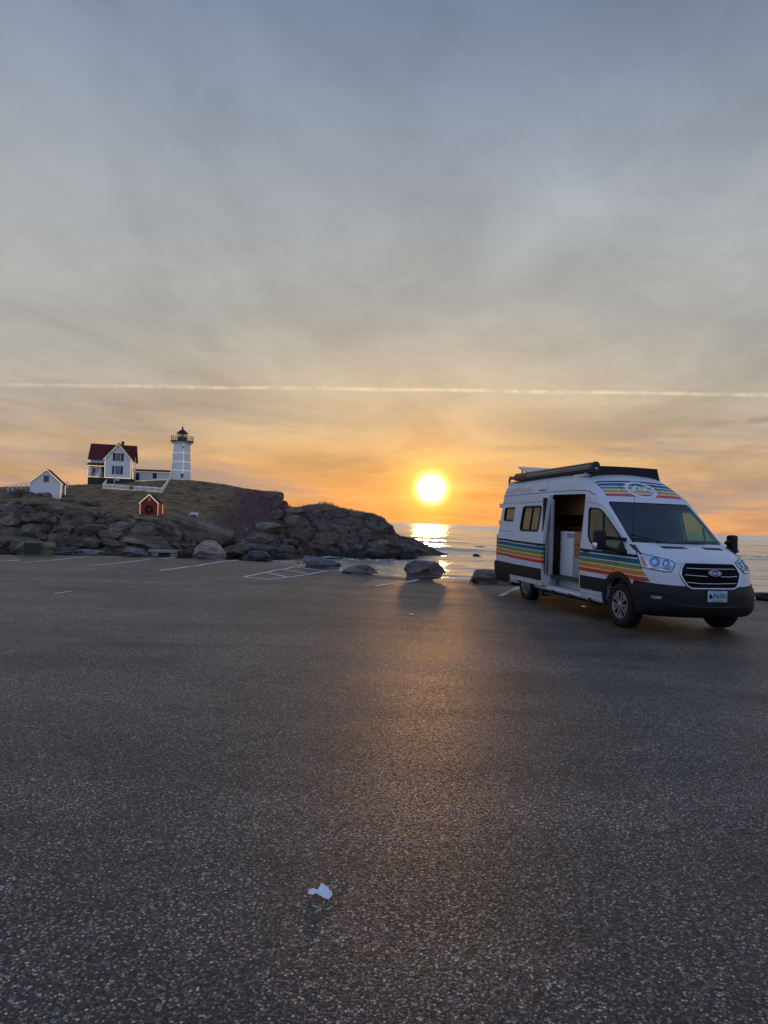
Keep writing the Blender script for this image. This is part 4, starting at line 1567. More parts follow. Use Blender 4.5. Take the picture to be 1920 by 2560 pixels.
body = boolean(body, prism_mesh(SLIDE_HOLE, 'y', -1.4, -0.70), 'DIFFERENCE')
hood_me = boolean(body, prism_mesh(HOOD, 'z', 1.02, 1.6), 'INTERSECT')
body = boolean(body, prism_mesh(grow(HOOD, 0.007), 'z', 1.02, 1.6), 'DIFFERENCE')
slide_me = boolean(SHELL, prism_mesh(SLIDE_DOOR, 'y', -1.4, -0.70), 'INTERSECT')
door_me = boolean(door_me, prism_mesh(WIN_FRONT, 'y', -1.4, -0.80), 'DIFFERENCE')
slide_me = boolean(slide_me, prism_mesh(WIN_SLIDE, 'y', -1.4, -0.70), 'DIFFERENCE')
# glass, cut from a thin shell just inside the outer skin
GL = nested(loft(0.012, 0.30), loft(0.018, 0.30))


def pane(poly, axis, a, b, mat):
    me = boolean(GL, prism_mesh(grow(poly, 0.012), axis, a, b), 'INTERSECT')
    me.materials.clear()
    me.materials.append(mat)
    return me


def vpart(name, me, mat=None, parent=None, smooth=30):
    if mat is not None:
        me.materials.clear()
        me.materials.append(mat)
    shade(me, smooth)
    return obj(name, me, parent or van)


vpart('body', body, VM['paint'])
fdoor = vpart('front_door', door_me, VM['paint'])
vpart('hood', hood_me, VM['paint'])
SLIDE_SHIFT = Vector((-1.455, -0.095, 0.0))
for v in slide_me.vertices:
    v.co += SLIDE_SHIFT
sdoor = vpart('sliding_door', slide_me, VM['paint'])
vpart('windscreen', pane(SCREEN, 'x', -0.95, 0.60, VM['screen']))
vpart('window', pane(WIN_FRONT, 'y', -1.4, -0.80, VM['glass']), parent=fdoor)
vpart('window', pane(WIN_FRONT, 'y', 0.80, 1.4, VM['glass']))
vpart('window', pane(WIN_REAR, 'y', -1.4, -0.70, VM['tinted']))
sw = pane(WIN_SLIDE, 'y', -1.4, -0.70, VM['tinted'])
for v in sw.vertices:
    v.co += SLIDE_SHIFT
vpart('window', sw, parent=sdoor)


# ---- things set on the skin: find the skin along y, along a ray, and its normal
def skin_ys(x, z, side=-1):
    x, z = np.atleast_1d(np.asarray(x, float)), np.atleast_1d(np.asarray(z, float))
    lo, hi = np.zeros_like(x), np.full_like(x, 1.3)
    for _ in range(30):
        m = (lo + hi) / 2
        ins = VF(x, m, z) < 0
        lo, hi = np.where(ins, m, lo), np.where(ins, hi, m)
    return side * lo


def skin_y(x, z, side=-1):
    return float(skin_ys(x, z, side)[0])


def skin_ns(P):
    P = np.atleast_2d(np.asarray(P, float))
    h = 1e-3
    g = []
    for k in range(3):
        d = np.zeros(3)
        d[k] = h
        a, b = P + d, P - d
        g.append(VF(a[:, 0], a[:, 1], a[:, 2]) - VF(b[:, 0], b[:, 1], b[:, 2]))
    g = np.stack(g, -1)
    return g / np.linalg.norm(g, axis=1, keepdims=True)


def skin_n(p):
    return Vector(skin_ns(np.array(p[:]))[0])


def skin_pxs(pts):
    """where the sight lines of pixels meet the van's skin"""
    o = to_van(CAM)
    d = np.array([to_van(ray(*p), False) for p in pts])
    ts = np.linspace(8, 19, 260)
    P = o + ts[None, :, None] * d[:, None, :]
    g = VF(P[..., 0], P[..., 1], P[..., 2])
    i = np.maximum(np.argmax(g < 0, axis=1), 1)
    lo, hi = ts[i - 1], ts[i]
    for _ in range(26):
        m = (lo + hi) / 2
        q = o + m[:, None] * d
        ins = VF(q[:, 0], q[:, 1], q[:, 2]) < 0
        hi, lo = np.where(ins, m, hi), np.where(ins, lo, m)
    return o + lo[:, None] * d


def skin_px(px, py):
    return Vector(skin_pxs([(px, py)])[0])


def densify(poly, step):
    out = []
    for i in range(len(poly)):
        a, b = Vector(poly[i]), Vector(poly[(i + 1) % len(poly)])
        n = max(1, int((b - a).length / step))
        out += [tuple(a + (b - a) * k / n) for k in range(n)]
    return out


def fill2d(poly, step):
    from mathutils.geometry import delaunay_2d_cdt
    b = densify(poly, step)
    xs = [p[0] for p in b]; ys = [p[1] for p in b]
    pts = [Vector(p) for p in b]
    x = min(xs) + step * 0.5
    while x < max(xs):
        y = min(ys) + step * 0.5
        while y < max(ys):
            pts.append(Vector((x, y)))
            y += step
        x += step
    n = len(b)
    r = delaunay_2d_cdt(pts, [(i, (i + 1) % n) for i in range(n)], [list(range(n))], 1, 1e-6)
    return [tuple(v) for v in r[0]], [tuple(f) for f in r[2]]


def skin_patch(poly_px, off, mat, name, parent, mirror=False, step=3.0, thick=0.004):
    """a thin piece lying on the skin whose outline is given in pixels of the photograph"""
    v2, f = fill2d(poly_px, step)
    Q = skin_pxs(v2)
    V = [Vector(q) for q in Q + skin_ns(Q) * off]
    return _sheet(V, f, mat, name, parent, mirror, thick)


def _sheet(V, f, mat, name, parent, mirror=False, thick=0.004):
    if mirror:
        V = [Vector((v.x, -v.y, v.z)) for v in V]
    n = len(V)
    N = skin_ns(np.array([v[:] for v in V]))
    W = V + [v - Vector(nn) * (thick + 0.004) for v, nn in zip(V, N)]
    cnt = {}
    for t3 in f:
        for i in range(len(t3)):
            a, b = t3[i], t3[(i + 1) % len(t3)]
            cnt[(a, b)] = 1
    fs = list(f) + [tuple(n + i for i in reversed(t3)) for t3 in f]
    for (a, b) in cnt:
        if (b, a) not in cnt:
            fs.append((b, a, n + a, n + b))
    me = mesh_from(name, W, fs, mat)
    bm = bmesh.new(); bm.from_mesh(me); bmesh.ops.recalc_face_normals(bm, faces=bm.faces[:]); bm.to_mesh(me); bm.free()
    shade(me, 40)
    return obj(name, me, parent)


def side_patch(poly, off, mat, name, parent, side=-1, step=0.05, shift=None, thick=0.004):
    """a thin piece on the flank, outline in van x and z"""
    v2, f = fill2d(poly, step)
    ys = skin_ys([p[0] for p in v2], [p[1] for p in v2], side)
    V = [Vector((p[0], y + side * off, p[1])) for p, y in zip(v2, ys)]
    o = _sheet(V, f, mat, name, parent, False, thick)
    if shift is not None:
        for v in o.data.vertices:
            v.co += shift
    return o


def side_line(pts, r, mat, name, parent, side=-1, off=0.0, shift=Vector((0, 0, 0)), n=6, closed=False):
    q = densify(pts, 0.04) if closed else densify(pts, 0.04)[:max(2, len(densify(pts, 0.04)) - max(1, int((Vector(pts[0]) - Vector(pts[-1])).length / 0.04)))] + [pts[-1]]
    ys = skin_ys([p[0] for p in q], [p[1] for p in q], side)
    P = [Vector((p[0], y + side * off, p[1])) + shift for p, y in zip(q, ys)]
    return MB().tube(P, r, n, closed).build(name, mat, parent, True)


def skin_tube(px_pts, r, mat, name, parent, off=0.0, closed=False, step=4.0, mirror=False):
    q = densify(px_pts, step)
    if not closed:
        k = max(1, int((Vector(px_pts[0]) - Vector(px_pts[-1])).length / step))
        q = q[:len(q) - k] + [px_pts[-1]]
    Q = skin_pxs(q)
    Q = Q + skin_ns(Q) * off
    if mirror:
        Q[:, 1] *= -1
    P = [Vector(v) for v in Q]
    return MB().tube(P, r, 6, closed).build(name, mat, parent, True)


# ---- dark cladding: bumpers, side mouldings, arch flares
PLATE = nested(loft(-0.016, 0.27), loft(0.03, 0.40, 72, True))
PLATE = boolean(PLATE, ARCH_ME, 'DIFFERENCE')
BUMPF = [(0.30, 0.15), (1.2, 0.15), (1.2, 0.752), (0.92, 0.755), (0.62, 0.785), (0.46, 0.80), (0.40, 0.70), (0.44, 0.50), (0.44, 0.30)]
vpart('front_bumper', boolean(PLATE, prism_mesh(BUMPF, 'y', -1.5, 1.5), 'INTERSECT'), VM['black'])
BUMPR = [(-5.8, 0.2), (-5.2, 0.2), (-4.62, 0.36), (-4.56, 0.50), (-4.56, 0.735), (-5.8, 0.755)]
vpart('rear_bumper', boolean(PLATE, prism_mesh(BUMPR, 'y', -1.5, 1.5), 'INTERSECT'), VM['black'])
FLARE = MB().lathe([(0.515, 0), (0.515, 0.5)], 48, Matrix.Translation((0, -0.75, 0.375)) @ Matrix.Rotation(math.pi / 2, 4, 'X')).mesh('cutter', [])
flare = boolean(boolean(PLATE, FLARE, 'INTERSECT'), box_mesh(-0.6, 0.43, -1.3, -0.7, 0.30, 0.92), 'INTERSECT')
vpart('wheel_arch_trim', flare, VM['black'])
side_patch(rpoly([(-1.24, 0.505), (-0.49, 0.505), (-0.47, 0.60), (-0.385, 0.735), (-1.24, 0.738)], 0.02, 2), 0.012, VM['black'], 'door_moulding', fdoor, thick=0.01)
side_patch(rpoly([(-2.875, 0.505), (-1.24, 0.505), (-1.24, 0.738), (-2.875, 0.745)], 0.02, 2), 0.012, VM['black'], 'door_moulding', sdoor, shift=SLIDE_SHIFT, thick=0.01)
for a, b in ((-3.31, -2.83), (-4.60, -4.20)):
    side_patch([(a, 0.505), (b, 0.505), (b, 0.742), (a, 0.745)], 0.012, VM['black'], 'side_moulding', van, thick=0.01)

# ---- seams and small trim of the flank
side_line([(-5.40, 2.27), (-2.9, 2.285), (-2.0, 2.28), (-1.45, 2.265), (-1.30, 2.245), (-1.06, 2.175)], 0.006, VM['dark'], 'seam', van)
side_line([(-3.05, 2.29), (-3.05, 2.45), (-3.05, 2.52)], 0.004, VM['dark'], 'seam', van)
side_line([(-5.36, 2.10), (-4.25, 2.115)], 0.005, VM['dark'], 'seam', van)
side_line([(-2.72, 2.08), (-1.45, 2.085)], 0.005, VM['dark'], 'seam', sdoor, shift=SLIDE_SHIFT)
side_line([(-3.40, 2.335), (-3.10, 2.338)], 0.013, VM['black'], 'side_vent', van, off=-0.004)
side_line([(-5.30, 1.46), (-4.35, 1.455)], 0.012, VM['grey'], 'door_track', van)
side_line(WIN_FRONT, 0.012, VM['black'], 'window_seal', fdoor, closed=True)
side_line([(-0.72, 1.855), (-0.585, 1.225)], 0.016, VM['black'], 'window_divider', fdoor, off=-0.01)
side_line(WIN_REAR, 0.020, VM['black'], 'window_frame', van, closed=True)
side_line(WIN_SLIDE, 0.022, VM['black'], 'window_frame', sdoor, closed=True, shift=SLIDE_SHIFT)
side_line([(-1.93, 1.975), (-1.955, 1.50)], 0.014, VM['black'], 'window_divider', sdoor, shift=SLIDE_SHIFT, off=-0.004)
side_patch([(-0.15, 1.19), (-0.15, 1.31), (-0.10, 1.375), (-0.05, 1.345), (0.15, 1.16), (0.0, 1.175)], 0.006, VM['black'], 'mirror_base', fdoor, thick=0.01)
side_line(WIN_FRONT, 0.012, VM['black'], 'window_seal', van, side=1, closed=True)
side_line([(-0.52, 1.70), (-0.45, 1.21)], 0.016, VM['black'], 'window_divider', van, side=1, off=-0.01)
MB().box(-1.16, -0.98, skin_y(-1.07, 1.17) - 0.035, skin_y(-1.07, 1.17), 1.155, 1.19, 0.01).build('door_handle', VM['black'], fdoor, 40)
_q = Vector((-1.42, skin_y(-1.42, 1.20), 1.21)) + SLIDE_SHIFT
MB().box(_q.x - 0.09, _q.x + 0.09, _q.y - 0.035, _q.y, _q.z - 0.018, _q.z + 0.018, 0.01).build('door_handle', VM['black'], sdoor, 40)
# sliding door: inner face, edge pillar, latch
MB().box(-4.28, -2.72, -1.02, -0.985, 0.46, 1.44, 0.01).build('inner_panel', VM['grey'], sdoor, 40)
m_ = MB()
m_.box(-2.80, -2.74, -1.075, -1.00, 0.46, 2.16, 0.012)
m_.build('edge_trim', VM['dark'], sdoor, 40)
MB().box(-2.86, -2.735, -1.09, -0.93, 1.15, 1.23, 0.008).build('latch', VM['chrome'], sdoor, 40)

m_ = MB(); m_.box(-2.80, -2.66, -0.945, -0.88, 0.44, 2.14, 0.015); m_.box(-2.80, -2.72, -0.955, -0.93, 0.9, 1.5, 0.01)
m_.build('door_jamb', VM['grey'], van, 40)
# ---- sill, step, underbody
MB().box(-2.80, -1.29, -0.985, -0.80, 0.385, 0.42, 0.008).build('door_sill', VM['grey'], van, 40)
MB().box(-2.80, -1.29, -0.995, -0.96, 0.345, 0.384, 0.008).build('sill_cover', VM['white'], van, 40)
m_ = MB()
m_.box(-2.55, -0.80, -1.10, -0.82, 0.255, 0.285, 0.01)
for k_ in range(12):
    m_.box(-2.5 + k_ * 0.14, -2.46 + k_ * 0.14, -1.09, -0.85, 0.285, 0.292)
m_.build('side_step', VM['dark'], van, 40)
for x_ in (-2.4, -1.7, -0.95):
    MB().box(x_ - 0.03, x_ + 0.03, -1.0, -0.6, 0.29, 0.36).build('step_bracket', VM['dark'], van)
m_ = MB()
m_.box(-5.35, 0.85, -0.42, 0.42, 0.27, 0.36)
m_.box(-3.2, -0.55, -0.88, 0.88, 0.31, 0.40)
m_.box(-5.3, -4.3, -0.85, 0.85, 0.31, 0.40)
m_.tube([(-3.75, -0.8, 0.36), (-3.75, 0.8, 0.36)], 0.07, 12)
m_.tube([(0, -0.8, 0.34), (0, 0.8, 0.34)], 0.05, 12)
m_.box(-4.72, -4.58, -0.95, -0.55, 0.22, 0.34, 0.01)
m_.box(-3.20, -3.05, -0.92, -0.70, 0.16, 0.40, 0.02)
m_.build('chassis', VM['dark'], van)
for ax in (0.0, -3.75):
    for s in (-1, 1):
        m_ = MB()
        arc = [(ax + 0.45 * math.cos(a), 0.37 + 0.45 * math.sin(a)) for a in np.linspace(-0.1, math.pi + 0.1, 25)]
        arc += [(ax + 0.43 * math.cos(a), 0.37 + 0.43 * math.sin(a)) for a in np.linspace(math.pi + 0.1, -0.1, 25)]
        m_.prism(arc, 'y', s * 0.52, s * 0.965)
        m_.box(ax - 0.42, ax + 0.42, min(s * 0.49, s * 0.525), max(s * 0.49, s * 0.525), 0.30, 0.81)
        m_.build('wheel_well', VM['dark'], van)


# ---- wheels
def wheel(ax, s, steer=0.0):
    w = bpy.data.objects.new('wheel', None)
    w.empty_display_size = 0.2
    link(w, van)
    w.location = (ax, s * 0.865, 0.356)
    w.rotation_euler = (0, 0, steer)
    R = Matrix.Rotation(math.pi / 2 if s < 0 else -math.pi / 2, 4, 'X')        # local z points outward
    prof = [(0.225, -0.105), (0.27, -0.118), (0.315, -0.116), (0.343, -0.100), (0.354, -0.080), (0.358, -0.03), (0.358, 0.03), (0.354, 0.080), (0.343, 0.100), (0.315, 0.116), (0.27, 0.118), (0.225, 0.105)]
    t = MB().lathe(prof, 56, R, False)
    for k in range(56):                                             # tread blocks
        a = 2 * math.pi * k / 56
        for j, (z0, z1) in enumerate(((-0.10, -0.055), (-0.048, -0.004), (0.004, 0.048), (0.055, 0.10))):
            aa = a + (j % 2) * 0.05
            t.box(-0.013, 0.013, z0, z1, -0.004, 0.0075 if abs(z0 + z1) < 0.1 else 0.002, 0,
                  R @ Matrix.Rotation(aa, 4, 'Z') @ Matrix.Translation((0.356, 0, 0)) @ Matrix(((0, 0, 1, 0), (1, 0, 0, 0), (0, 1, 0, 0), (0, 0, 0, 1))))
    t.build('tyre', VM['rubber'], w, 40)
    r = MB()
    r.lathe([(0.228, 0.100), (0.232, 0.085), (0.220, 0.060), (0.205, 0.060), (0.205, 0.096), (0.215, 0.106), (0.228, 0.100)], 48, R, False)
    r.lathe([(0.062, 0.060), (0.062, 0.104), (0.045, 0.112), (0.0, 0.113)], 24, R, False)
    for k in range(5):
        a = 2 * math.pi * k / 5 + 0.3
        for q in (-1, 1):
            p0 = [(0.045, q * 0.012), (0.045, q * 0.040), (0.13, q * 0.060), (0.212, q * 0.074), (0.212, q * 0.040), (0.13, q * 0.030)]
            r.prism(p0, 'z', 0.085, 0.107, R @ Matrix.Rotation(a, 4, 'Z'))
        r.prism([(0.14, -0.020), (0.14, 0.020), (0.212, 0.030), (0.212, -0.030)], 'z', 0.078, 0.098, R @ Matrix.Rotation(a + math.pi / 5, 4, 'Z'))
    r.build('rim', VM['alloy'], w, 40)
    MB().lathe([(0.215, 0.045), (0.215, 0.052), (0.0, 0.052)], 32, R, False).build('brake_disc', VM['dark'], w, 40)
    return w


for ax, s, st in ((0.0, -1, 0.03), (0.0, 1, 0.03), (-3.75, -1, 0), (-3.75, 1, 0)):
    wheel(ax, s, st)

# ---- the front: grille, lamps, emblem, plate
GR = [(1710.5, 1407.5), (1830.5, 1411), (1840, 1419), (1849.5, 1437), (1846, 1456), (1840.5, 1469), (1832, 1473.5), (1730, 1472.5), (1719, 1466), (1708, 1450), (1701, 1436), (1704, 1420)]
grille = skin_patch(GR, 0.004, VM['grillblack'], 'grille', van, step=5)
skin_tube(GR, 0.017, VM['chrome'], 'grille_surround', grille, 0.004, True)
for bar in ([(1715, 1422), (1740, 1423.5), (1780, 1424.5), (1834, 1425)], [(1711, 1437.5), (1740, 1440), (1768, 1442)], [(1800, 1442.5), (1822, 1443), (1840, 1441.5)], [(1717, 1456), (1750, 1459.5), (1790, 1460), (1837, 1459)]):
    skin_tube(bar, 0.008, VM['chrome'], 'grille_bar', grille, 0.018)
for k_ in range(10):
    y0 = 1413 + k_ * 5.6
    skin_tube([(1716 - 3 * abs(k_ - 5) * 0 + 2, y0), (1836, y0 + 1.5)], 0.004, VM['grillblack'], 'grille_mesh', grille, 0.010)
_ec = skin_px(1784, 1434.5)
_en = skin_n(_ec)
_ex = Vector((0, 1, 0)); _ex = (_ex - _en * _ex.dot(_en)).normalized(); _ez = _en.cross(_ex).normalized()
EM = Matrix((_ex, _ez, _en)).transposed().to_4x4(); EM.translation = _ec + _en * 0.016
if EM.to_3x3().col[1].z < 0:
    EM = EM @ Matrix.Rotation(math.pi, 4, 'Z')
m_ = MB()
m_.lathe([(0.0, 0.018), (0.105, 0.018), (0.112, 0.010), (0.112, 0.0)], 40, EM @ Matrix.Diagonal((1, 0.40, 1, 1)), False)
emb = m_.build('emblem', VM['blue'], grille, 40)
m_ = MB(); m_.tube([EM @ Vector((0.108 * math.cos(a), 0.043 * math.sin(a), 0.016)) for a in np.linspace(0, 2 * math.pi, 40)[:-1]], 0.005, 6, True)
m_.build('emblem_ring', VM['chrome'], emb, True)
tv, tf = text_geo('Ford', 0.075, 1.15)
me_ = mesh_from('emblem_lettering', [EM @ Vector((p[0] + p[1] * 0.25, p[1], 0.0205)) for p in tv], tf, VM['chrome'])
obj('emblem_lettering', me_, emb)

# headlamps, built on the near side and mirrored
HL = [(1590.5, 1378.5), (1612, 1386), (1640, 1392.5), (1677.5, 1401.5), (1685, 1407), (1686.5, 1412.5), (1682, 1424), (1676, 1429.5), (1664, 1429.5), (1630, 1423.5), (1604, 1417.5), (1597, 1398)]


def px_circle(cx, cy, rx, ry, n=18):
    return [(cx + rx * math.cos(a), cy + ry * math.sin(a)) for a in np.linspace(0, 2 * math.pi, n + 1)[:-1]]


for mir in (False, True):
    hl = skin_patch(HL, 0.006, VM['lamp'], 'headlight', van, mir, 4)
    skin_tube(HL, 0.007, VM['dark'], 'lamp_edge', hl, 0.004, True, 4, mir)
    skin_patch([(1601, 1392.5), (1607, 1393.5), (1620, 1417), (1607, 1415)], 0.012, VM['amber'], 'side_marker', hl, mir, 4)
    for cx, cy, rx, ry in ((1637, 1405.5, 13, 11.5), (1665, 1408.5, 9, 8)):
        skin_patch(px_circle(cx, cy, rx, ry), 0.012, VM['lampdark'], 'lamp_bowl', hl, mir, 4)
        skin_patch(px_circle(cx - 1, cy + 1, rx * 0.5, ry * 0.5), 0.018, VM['lamp'], 'lamp_bulb', hl, mir, 3)
        skin_tube(px_circle(cx, cy, rx, ry), 0.0025, VM['lampdark'], 'bowl_rim', hl, 0.014, True, 3, mir)
    skin_patch([(1655, 1422), (1663, 1418.5), (1679, 1420), (1674, 1427)], 0.012, VM['lampdark'], 'lamp_corner', hl, mir, 4)
    skin_tube([(1628, 1421), (1648, 1420), (1661, 1415.5), (1681, 1417)], 0.008, VM['chrome'], 'lamp_strip', hl, 0.012, False, 4, mir)
    fg = skin_patch([(1627.5, 1488.5), (1655, 1490), (1653, 1497.5), (1634, 1497), (1628, 1493)], 0.022, VM['lampdark'], 'fog_light', van, mir, 4)
    skin_patch([(1643, 1492), (1654, 1493), (1651, 1496.5), (1643, 1496)], 0.030, VM['lamp'], 'fog_lens', fg, mir, 3)
# bumper creases and lower intake
skin_tube([(1600, 1504), (1640, 1507), (1700, 1515)], 0.010, VM['black'], 'bumper_crease', van, 0.016)
skin_tube([(1690, 1512), (1760, 1519), (1830, 1519)], 0.012, VM['dark'], 'bumper_crease', van, 0.016)
skin_tube([(1610, 1480), (1660, 1486), (1690, 1488)], 0.010, VM['black'], 'bumper_crease', van, 0.014)
# bonnet vents
for poly in ([(1648, 1365.5), (1706, 1368), (1720.5, 1372.5), (1659.5, 1371.2)], [(1753, 1369.5), (1799, 1371.2), (1808.5, 1376.5), (1763, 1374)]):
    skin_patch(poly, 0.005, VM['black'], 'bonnet_vent', van, step=3)
skin_tube([(1730, 1375), (1742, 1380), (1752, 1388)], 0.007, VM['paint'], 'bonnet_crease', van, -0.003)
skin_tube([(1690, 1409), (1698, 1410), (1706, 1410.5)], 0.004, VM['dark'], 'seam', van)
# licence plate
m_ = MB(); m_.box(1.070, 1.082, -0.165, 0.165, 0.535, 0.702, 0.004)
plate = m_.build('licence_plate', VM['plate'], van, 40)
tv, tf = text_geo('P6501', 0.105, 0.92, 0.002)
obj('plate_number', mesh_from('plate_number', [(1.0835, p[0] + 0.045, p[1] + 0.622) for p in tv], tf, VM['ink']), plate)
tv, tf = text_geo('LAND OF THE FREE', 0.022, 0.9)
obj('plate_motto', mesh_from('plate_motto', [(1.0835, p[0] + 0.0, p[1] + 0.688) for p in tv], tf, VM['ink']), plate)
tv, tf = text_geo('VACATIONLAND', 0.028, 0.9)
obj('plate_state', mesh_from('plate_state', [(1.0835, p[0] + 0.0, p[1] + 0.552) for p in tv], tf, VM['ink']), plate)
m_ = MB()
for (y_, z_, r_) in ((-0.125, 0.630, 0.020), (-0.110, 0.608, 0.022), (-0.132, 0.600, 0.014), (-0.118, 0.652, 0.012), (-0.07, 0.625, 0.008), (-0.07, 0.605, 0.008)):
    m_.lathe([(0.0, 0.0024), (r_, 0.0024), (r_, 0.0)], 12, Matrix.Translation((1.0815, y_, z_)) @ Matrix.Rotation(math.pi / 2, 4, 'Y'), False)
m_.build('plate_picture', VM['rubber'], plate)
m_ = MB(); m_.box(1.03, 1.071, -0.175, 0.175, 0.525, 0.712, 0.006); m_.build('plate_holder', VM['black'], plate, 40)

# ---- mirrors
for s in (-1, 1):
    yb = abs(skin_y(0.05, 1.30))
    m_ = MB()
    ym = 1.35 if s < 0 else 1.30
    m_.box(-0.26, -0.12, min(s * 1.155, s * ym), max(s * 1.155, s * ym), 1.225, 1.545, 0.045)
    mr = m_.build('mirror', VM['black'], van, 50)
    m_ = MB()
    m_.tube([(-0.17, s * 1.16, 1.43), (-0.08, s * 1.05, 1.425), (0.06, s * yb, 1.41)], [0.030, 0.026, 0.034], 8)
    m_.tube([(-0.17, s * 1.17, 1.265), (-0.05, s * 1.06, 1.235), (0.10, s * (yb + 0.01), 1.205)], [0.036, 0.034, 0.045], 8)
    m_.build('mirror_arm', VM['black'], mr, True)
    m_ = MB(); m_.box(-0.225, -0.115, min(s * (ym - 0.02), s * (ym + 0.013)), max(s * (ym - 0.02), s * (ym + 0.013)), 1.245, 1.345, 0.014)
    m_.build('indicator', VM['lamp'], mr, 50)
    m_ = MB(); m_.box(-0.268, -0.258, min(s * 1.175, s * (ym - 0.02)), max(s * 1.175, s * (ym - 0.02)), 1.25, 1.52, 0.004)
    m_.build('mirror_glass', VM['chrome'], mr, 40)

# ---- wipers, aerial
skin_tube([(1572, 1338), (1600, 1344.5), (1622, 1350), (1650, 1356.5)], 0.011, VM['black'], 'wiper', van, 0.018)
skin_tube([(1640, 1358.5), (1700, 1361.5), (1760, 1362.5)], 0.011, VM['black'], 'wiper', van, 0.018)
_ab = skin_px(1582, 1354)
m_ = MB()
m_.tube([_ab, _ab + Vector((0.005, 0.0, 0.72))], [0.0055, 0.0035], 6)
m_.lathe([(0.020, -0.005), (0.018, 0.03), (0.008, 0.05)], 12, Matrix.Translation(_ab))
m_.build('aerial', VM['rubber'], van, True)

# ---- lettering and emblem over the windscreen
tv, tf = text_geo('GlampMobile.app', 0.20, 1.0)
_k = 1.50 / (max(p[0] for p in tv) - min(p[0] for p in tv))
tv = [(-4.53 + p[0] * _k, 2.395 + p[1]) for p in tv]
me_ = mesh_from('side_lettering', [(p[0], y - 0.004, p[1]) for p, y in zip(tv, skin_ys([p[0] for p in tv], [p[1] for p in tv]))], tf, VM['salmon'])
obj('side_lettering', me_, van)


def skin_z(x, y):
    ms = np.linspace(1.0, 3.0, 2001)
    g = VF(np.full_like(ms, x), np.full_like(ms, y), ms)
    return float(ms[np.max(np.nonzero(g < 0)[0])]) if (g < 0).any() else 1.0


def cap_strip(pts, w, name):
    """a flat ribbon laid on the roof cap; pts in van (y, x)"""
    vs, fs = [], []
    n = len(pts)
    for i in range(n):
        a, b = Vector(pts[max(i - 1, 0)]), Vector(pts[min(i + 1, n - 1)])
        d = (b - a).normalized()
        sd = Vector((-d.y, d.x)) * w / 2
        for s in (-1, 1):
            q = Vector(pts[i]) + sd * s
            p = Vector((q.y, q.x, skin_z(q.y, q.x)))
            vs.append(p + skin_n(p) * 0.004)
        if i:
            fs.append((2 * i - 2, 2 * i - 1, 2 * i + 1, 2 * i))
    return obj(name, mesh_from(name, vs, fs, VM['white'], True), van)


_c1, _c2 = skin_px(1566, 1212), skin_px(1638, 1239)
_lc = (_c1 + _c2) / 2
_yc, _xc = _lc.y, _lc.x
cap_strip([(_yc + 0.27 * math.cos(a) * 1.0, _xc + 0.20 * math.sin(a) + 0.0) for a in np.linspace(0, 2 * math.pi, 49)], 0.060, 'logo_ring')
cap_strip([(_yc - 0.20, _xc + 0.06), (_yc - 0.12, _xc - 0.03), (_yc - 0.05, _xc - 0.10), (_yc + 0.01, _xc - 0.02), (_yc + 0.05, _xc + 0.02), (_yc + 0.10, _xc - 0.05), (_yc + 0.16, _xc + 0.01), (_yc + 0.21, _xc + 0.06)], 0.055, 'logo_peaks')
for s in (-1, 1):
    cap_strip([(s * 0.30, -1.75), (s * 0.32, -1.5), (s * 0.35, -1.2), (s * 0.375, -1.0)], 0.010, 'seam').data.materials[0] = VM['dark']

# ---- on the roof: rails, awning, deflector, raised panel
rk = MB()
for s in (-1, 1):
    rk.box(-5.45, -1.80, s * 0.74 - 0.02, s * 0.74 + 0.02, 2.665, 2.705, 0.006)
    rk.box(-5.45, -1.80, s * 0.74 - 0.02, s * 0.74 + 0.02, 2.575, 2.610, 0.006)
    for x_ in (-5.44, -4.6, -3.8, -3.0, -2.2, -1.82):
        rk.box(x_ - 0.02, x_ + 0.02, s * 0.74 - 0.018, s * 0.74 + 0.018, 2.52, 2.70, 0.004)
for x_ in (-5.43, -4.3, -3.3, -2.4):
    rk.box(x_ - 0.025, x_ + 0.025, -0.72, 0.72, 2.725, 2.755, 0.006)
    for s in (-1, 1):
        rk.box(x_ - 0.02, x_ + 0.02, s * 0.72 - 0.02, s * 0.72 + 0.02, 2.68, 2.755)
rack = rk.build('roof_rack', VM['rack'], van, 40)
AW = rpoly([(-0.845, 2.625), (-0.71, 2.615), (-0.695, 2.72), (-0.73, 2.775), (-0.80, 2.785), (-0.85, 2.73)], 0.03, 3)
aw = MB().prism(AW, 'x', -4.20, -1.30).build('awning', VM['rack'], van, 40)
MB().prism(grow(AW, 0.006), 'x', -1.30, -1.25).build('awning_cap', VM['rack'], aw, 40)
MB().prism(grow(AW, 0.004), 'x', -4.90, -4.202).build('awning_cap', pmat('brown_bracket', (0.06, 0.042, 0.036), 0.5), aw, 40)
m_ = MB(); m_.box(-4.18, -1.33, -0.855, -0.845, 2.70, 2.712); m_.box(-4.18, -1.33, -0.853, -0.843, 2.665, 2.672)
m_.build('awning_groove', VM['grey'], aw)
MB().lathe([(0.018, 0), (0.018, 0.03), (0.0, 0.034)], 14, Matrix.Translation((-1.255, -0.78, 2.655)) @ Matrix.Rotation(math.pi / 2, 4, 'Y'), False).build('awning_knob', VM['chrome'], aw, 40)
for a_, b_ in ((-2.10, -1.62), (-5.38, -5.05)):
    z_ = skin_z((a_ + b_) / 2, -0.76)
    MB().box(a_, b_, -0.80, -0.72, z_ - 0.02, z_ + 0.033, 0.02).build('rack_foot', VM['white'], rack, 40)
fv = []
NB = 25
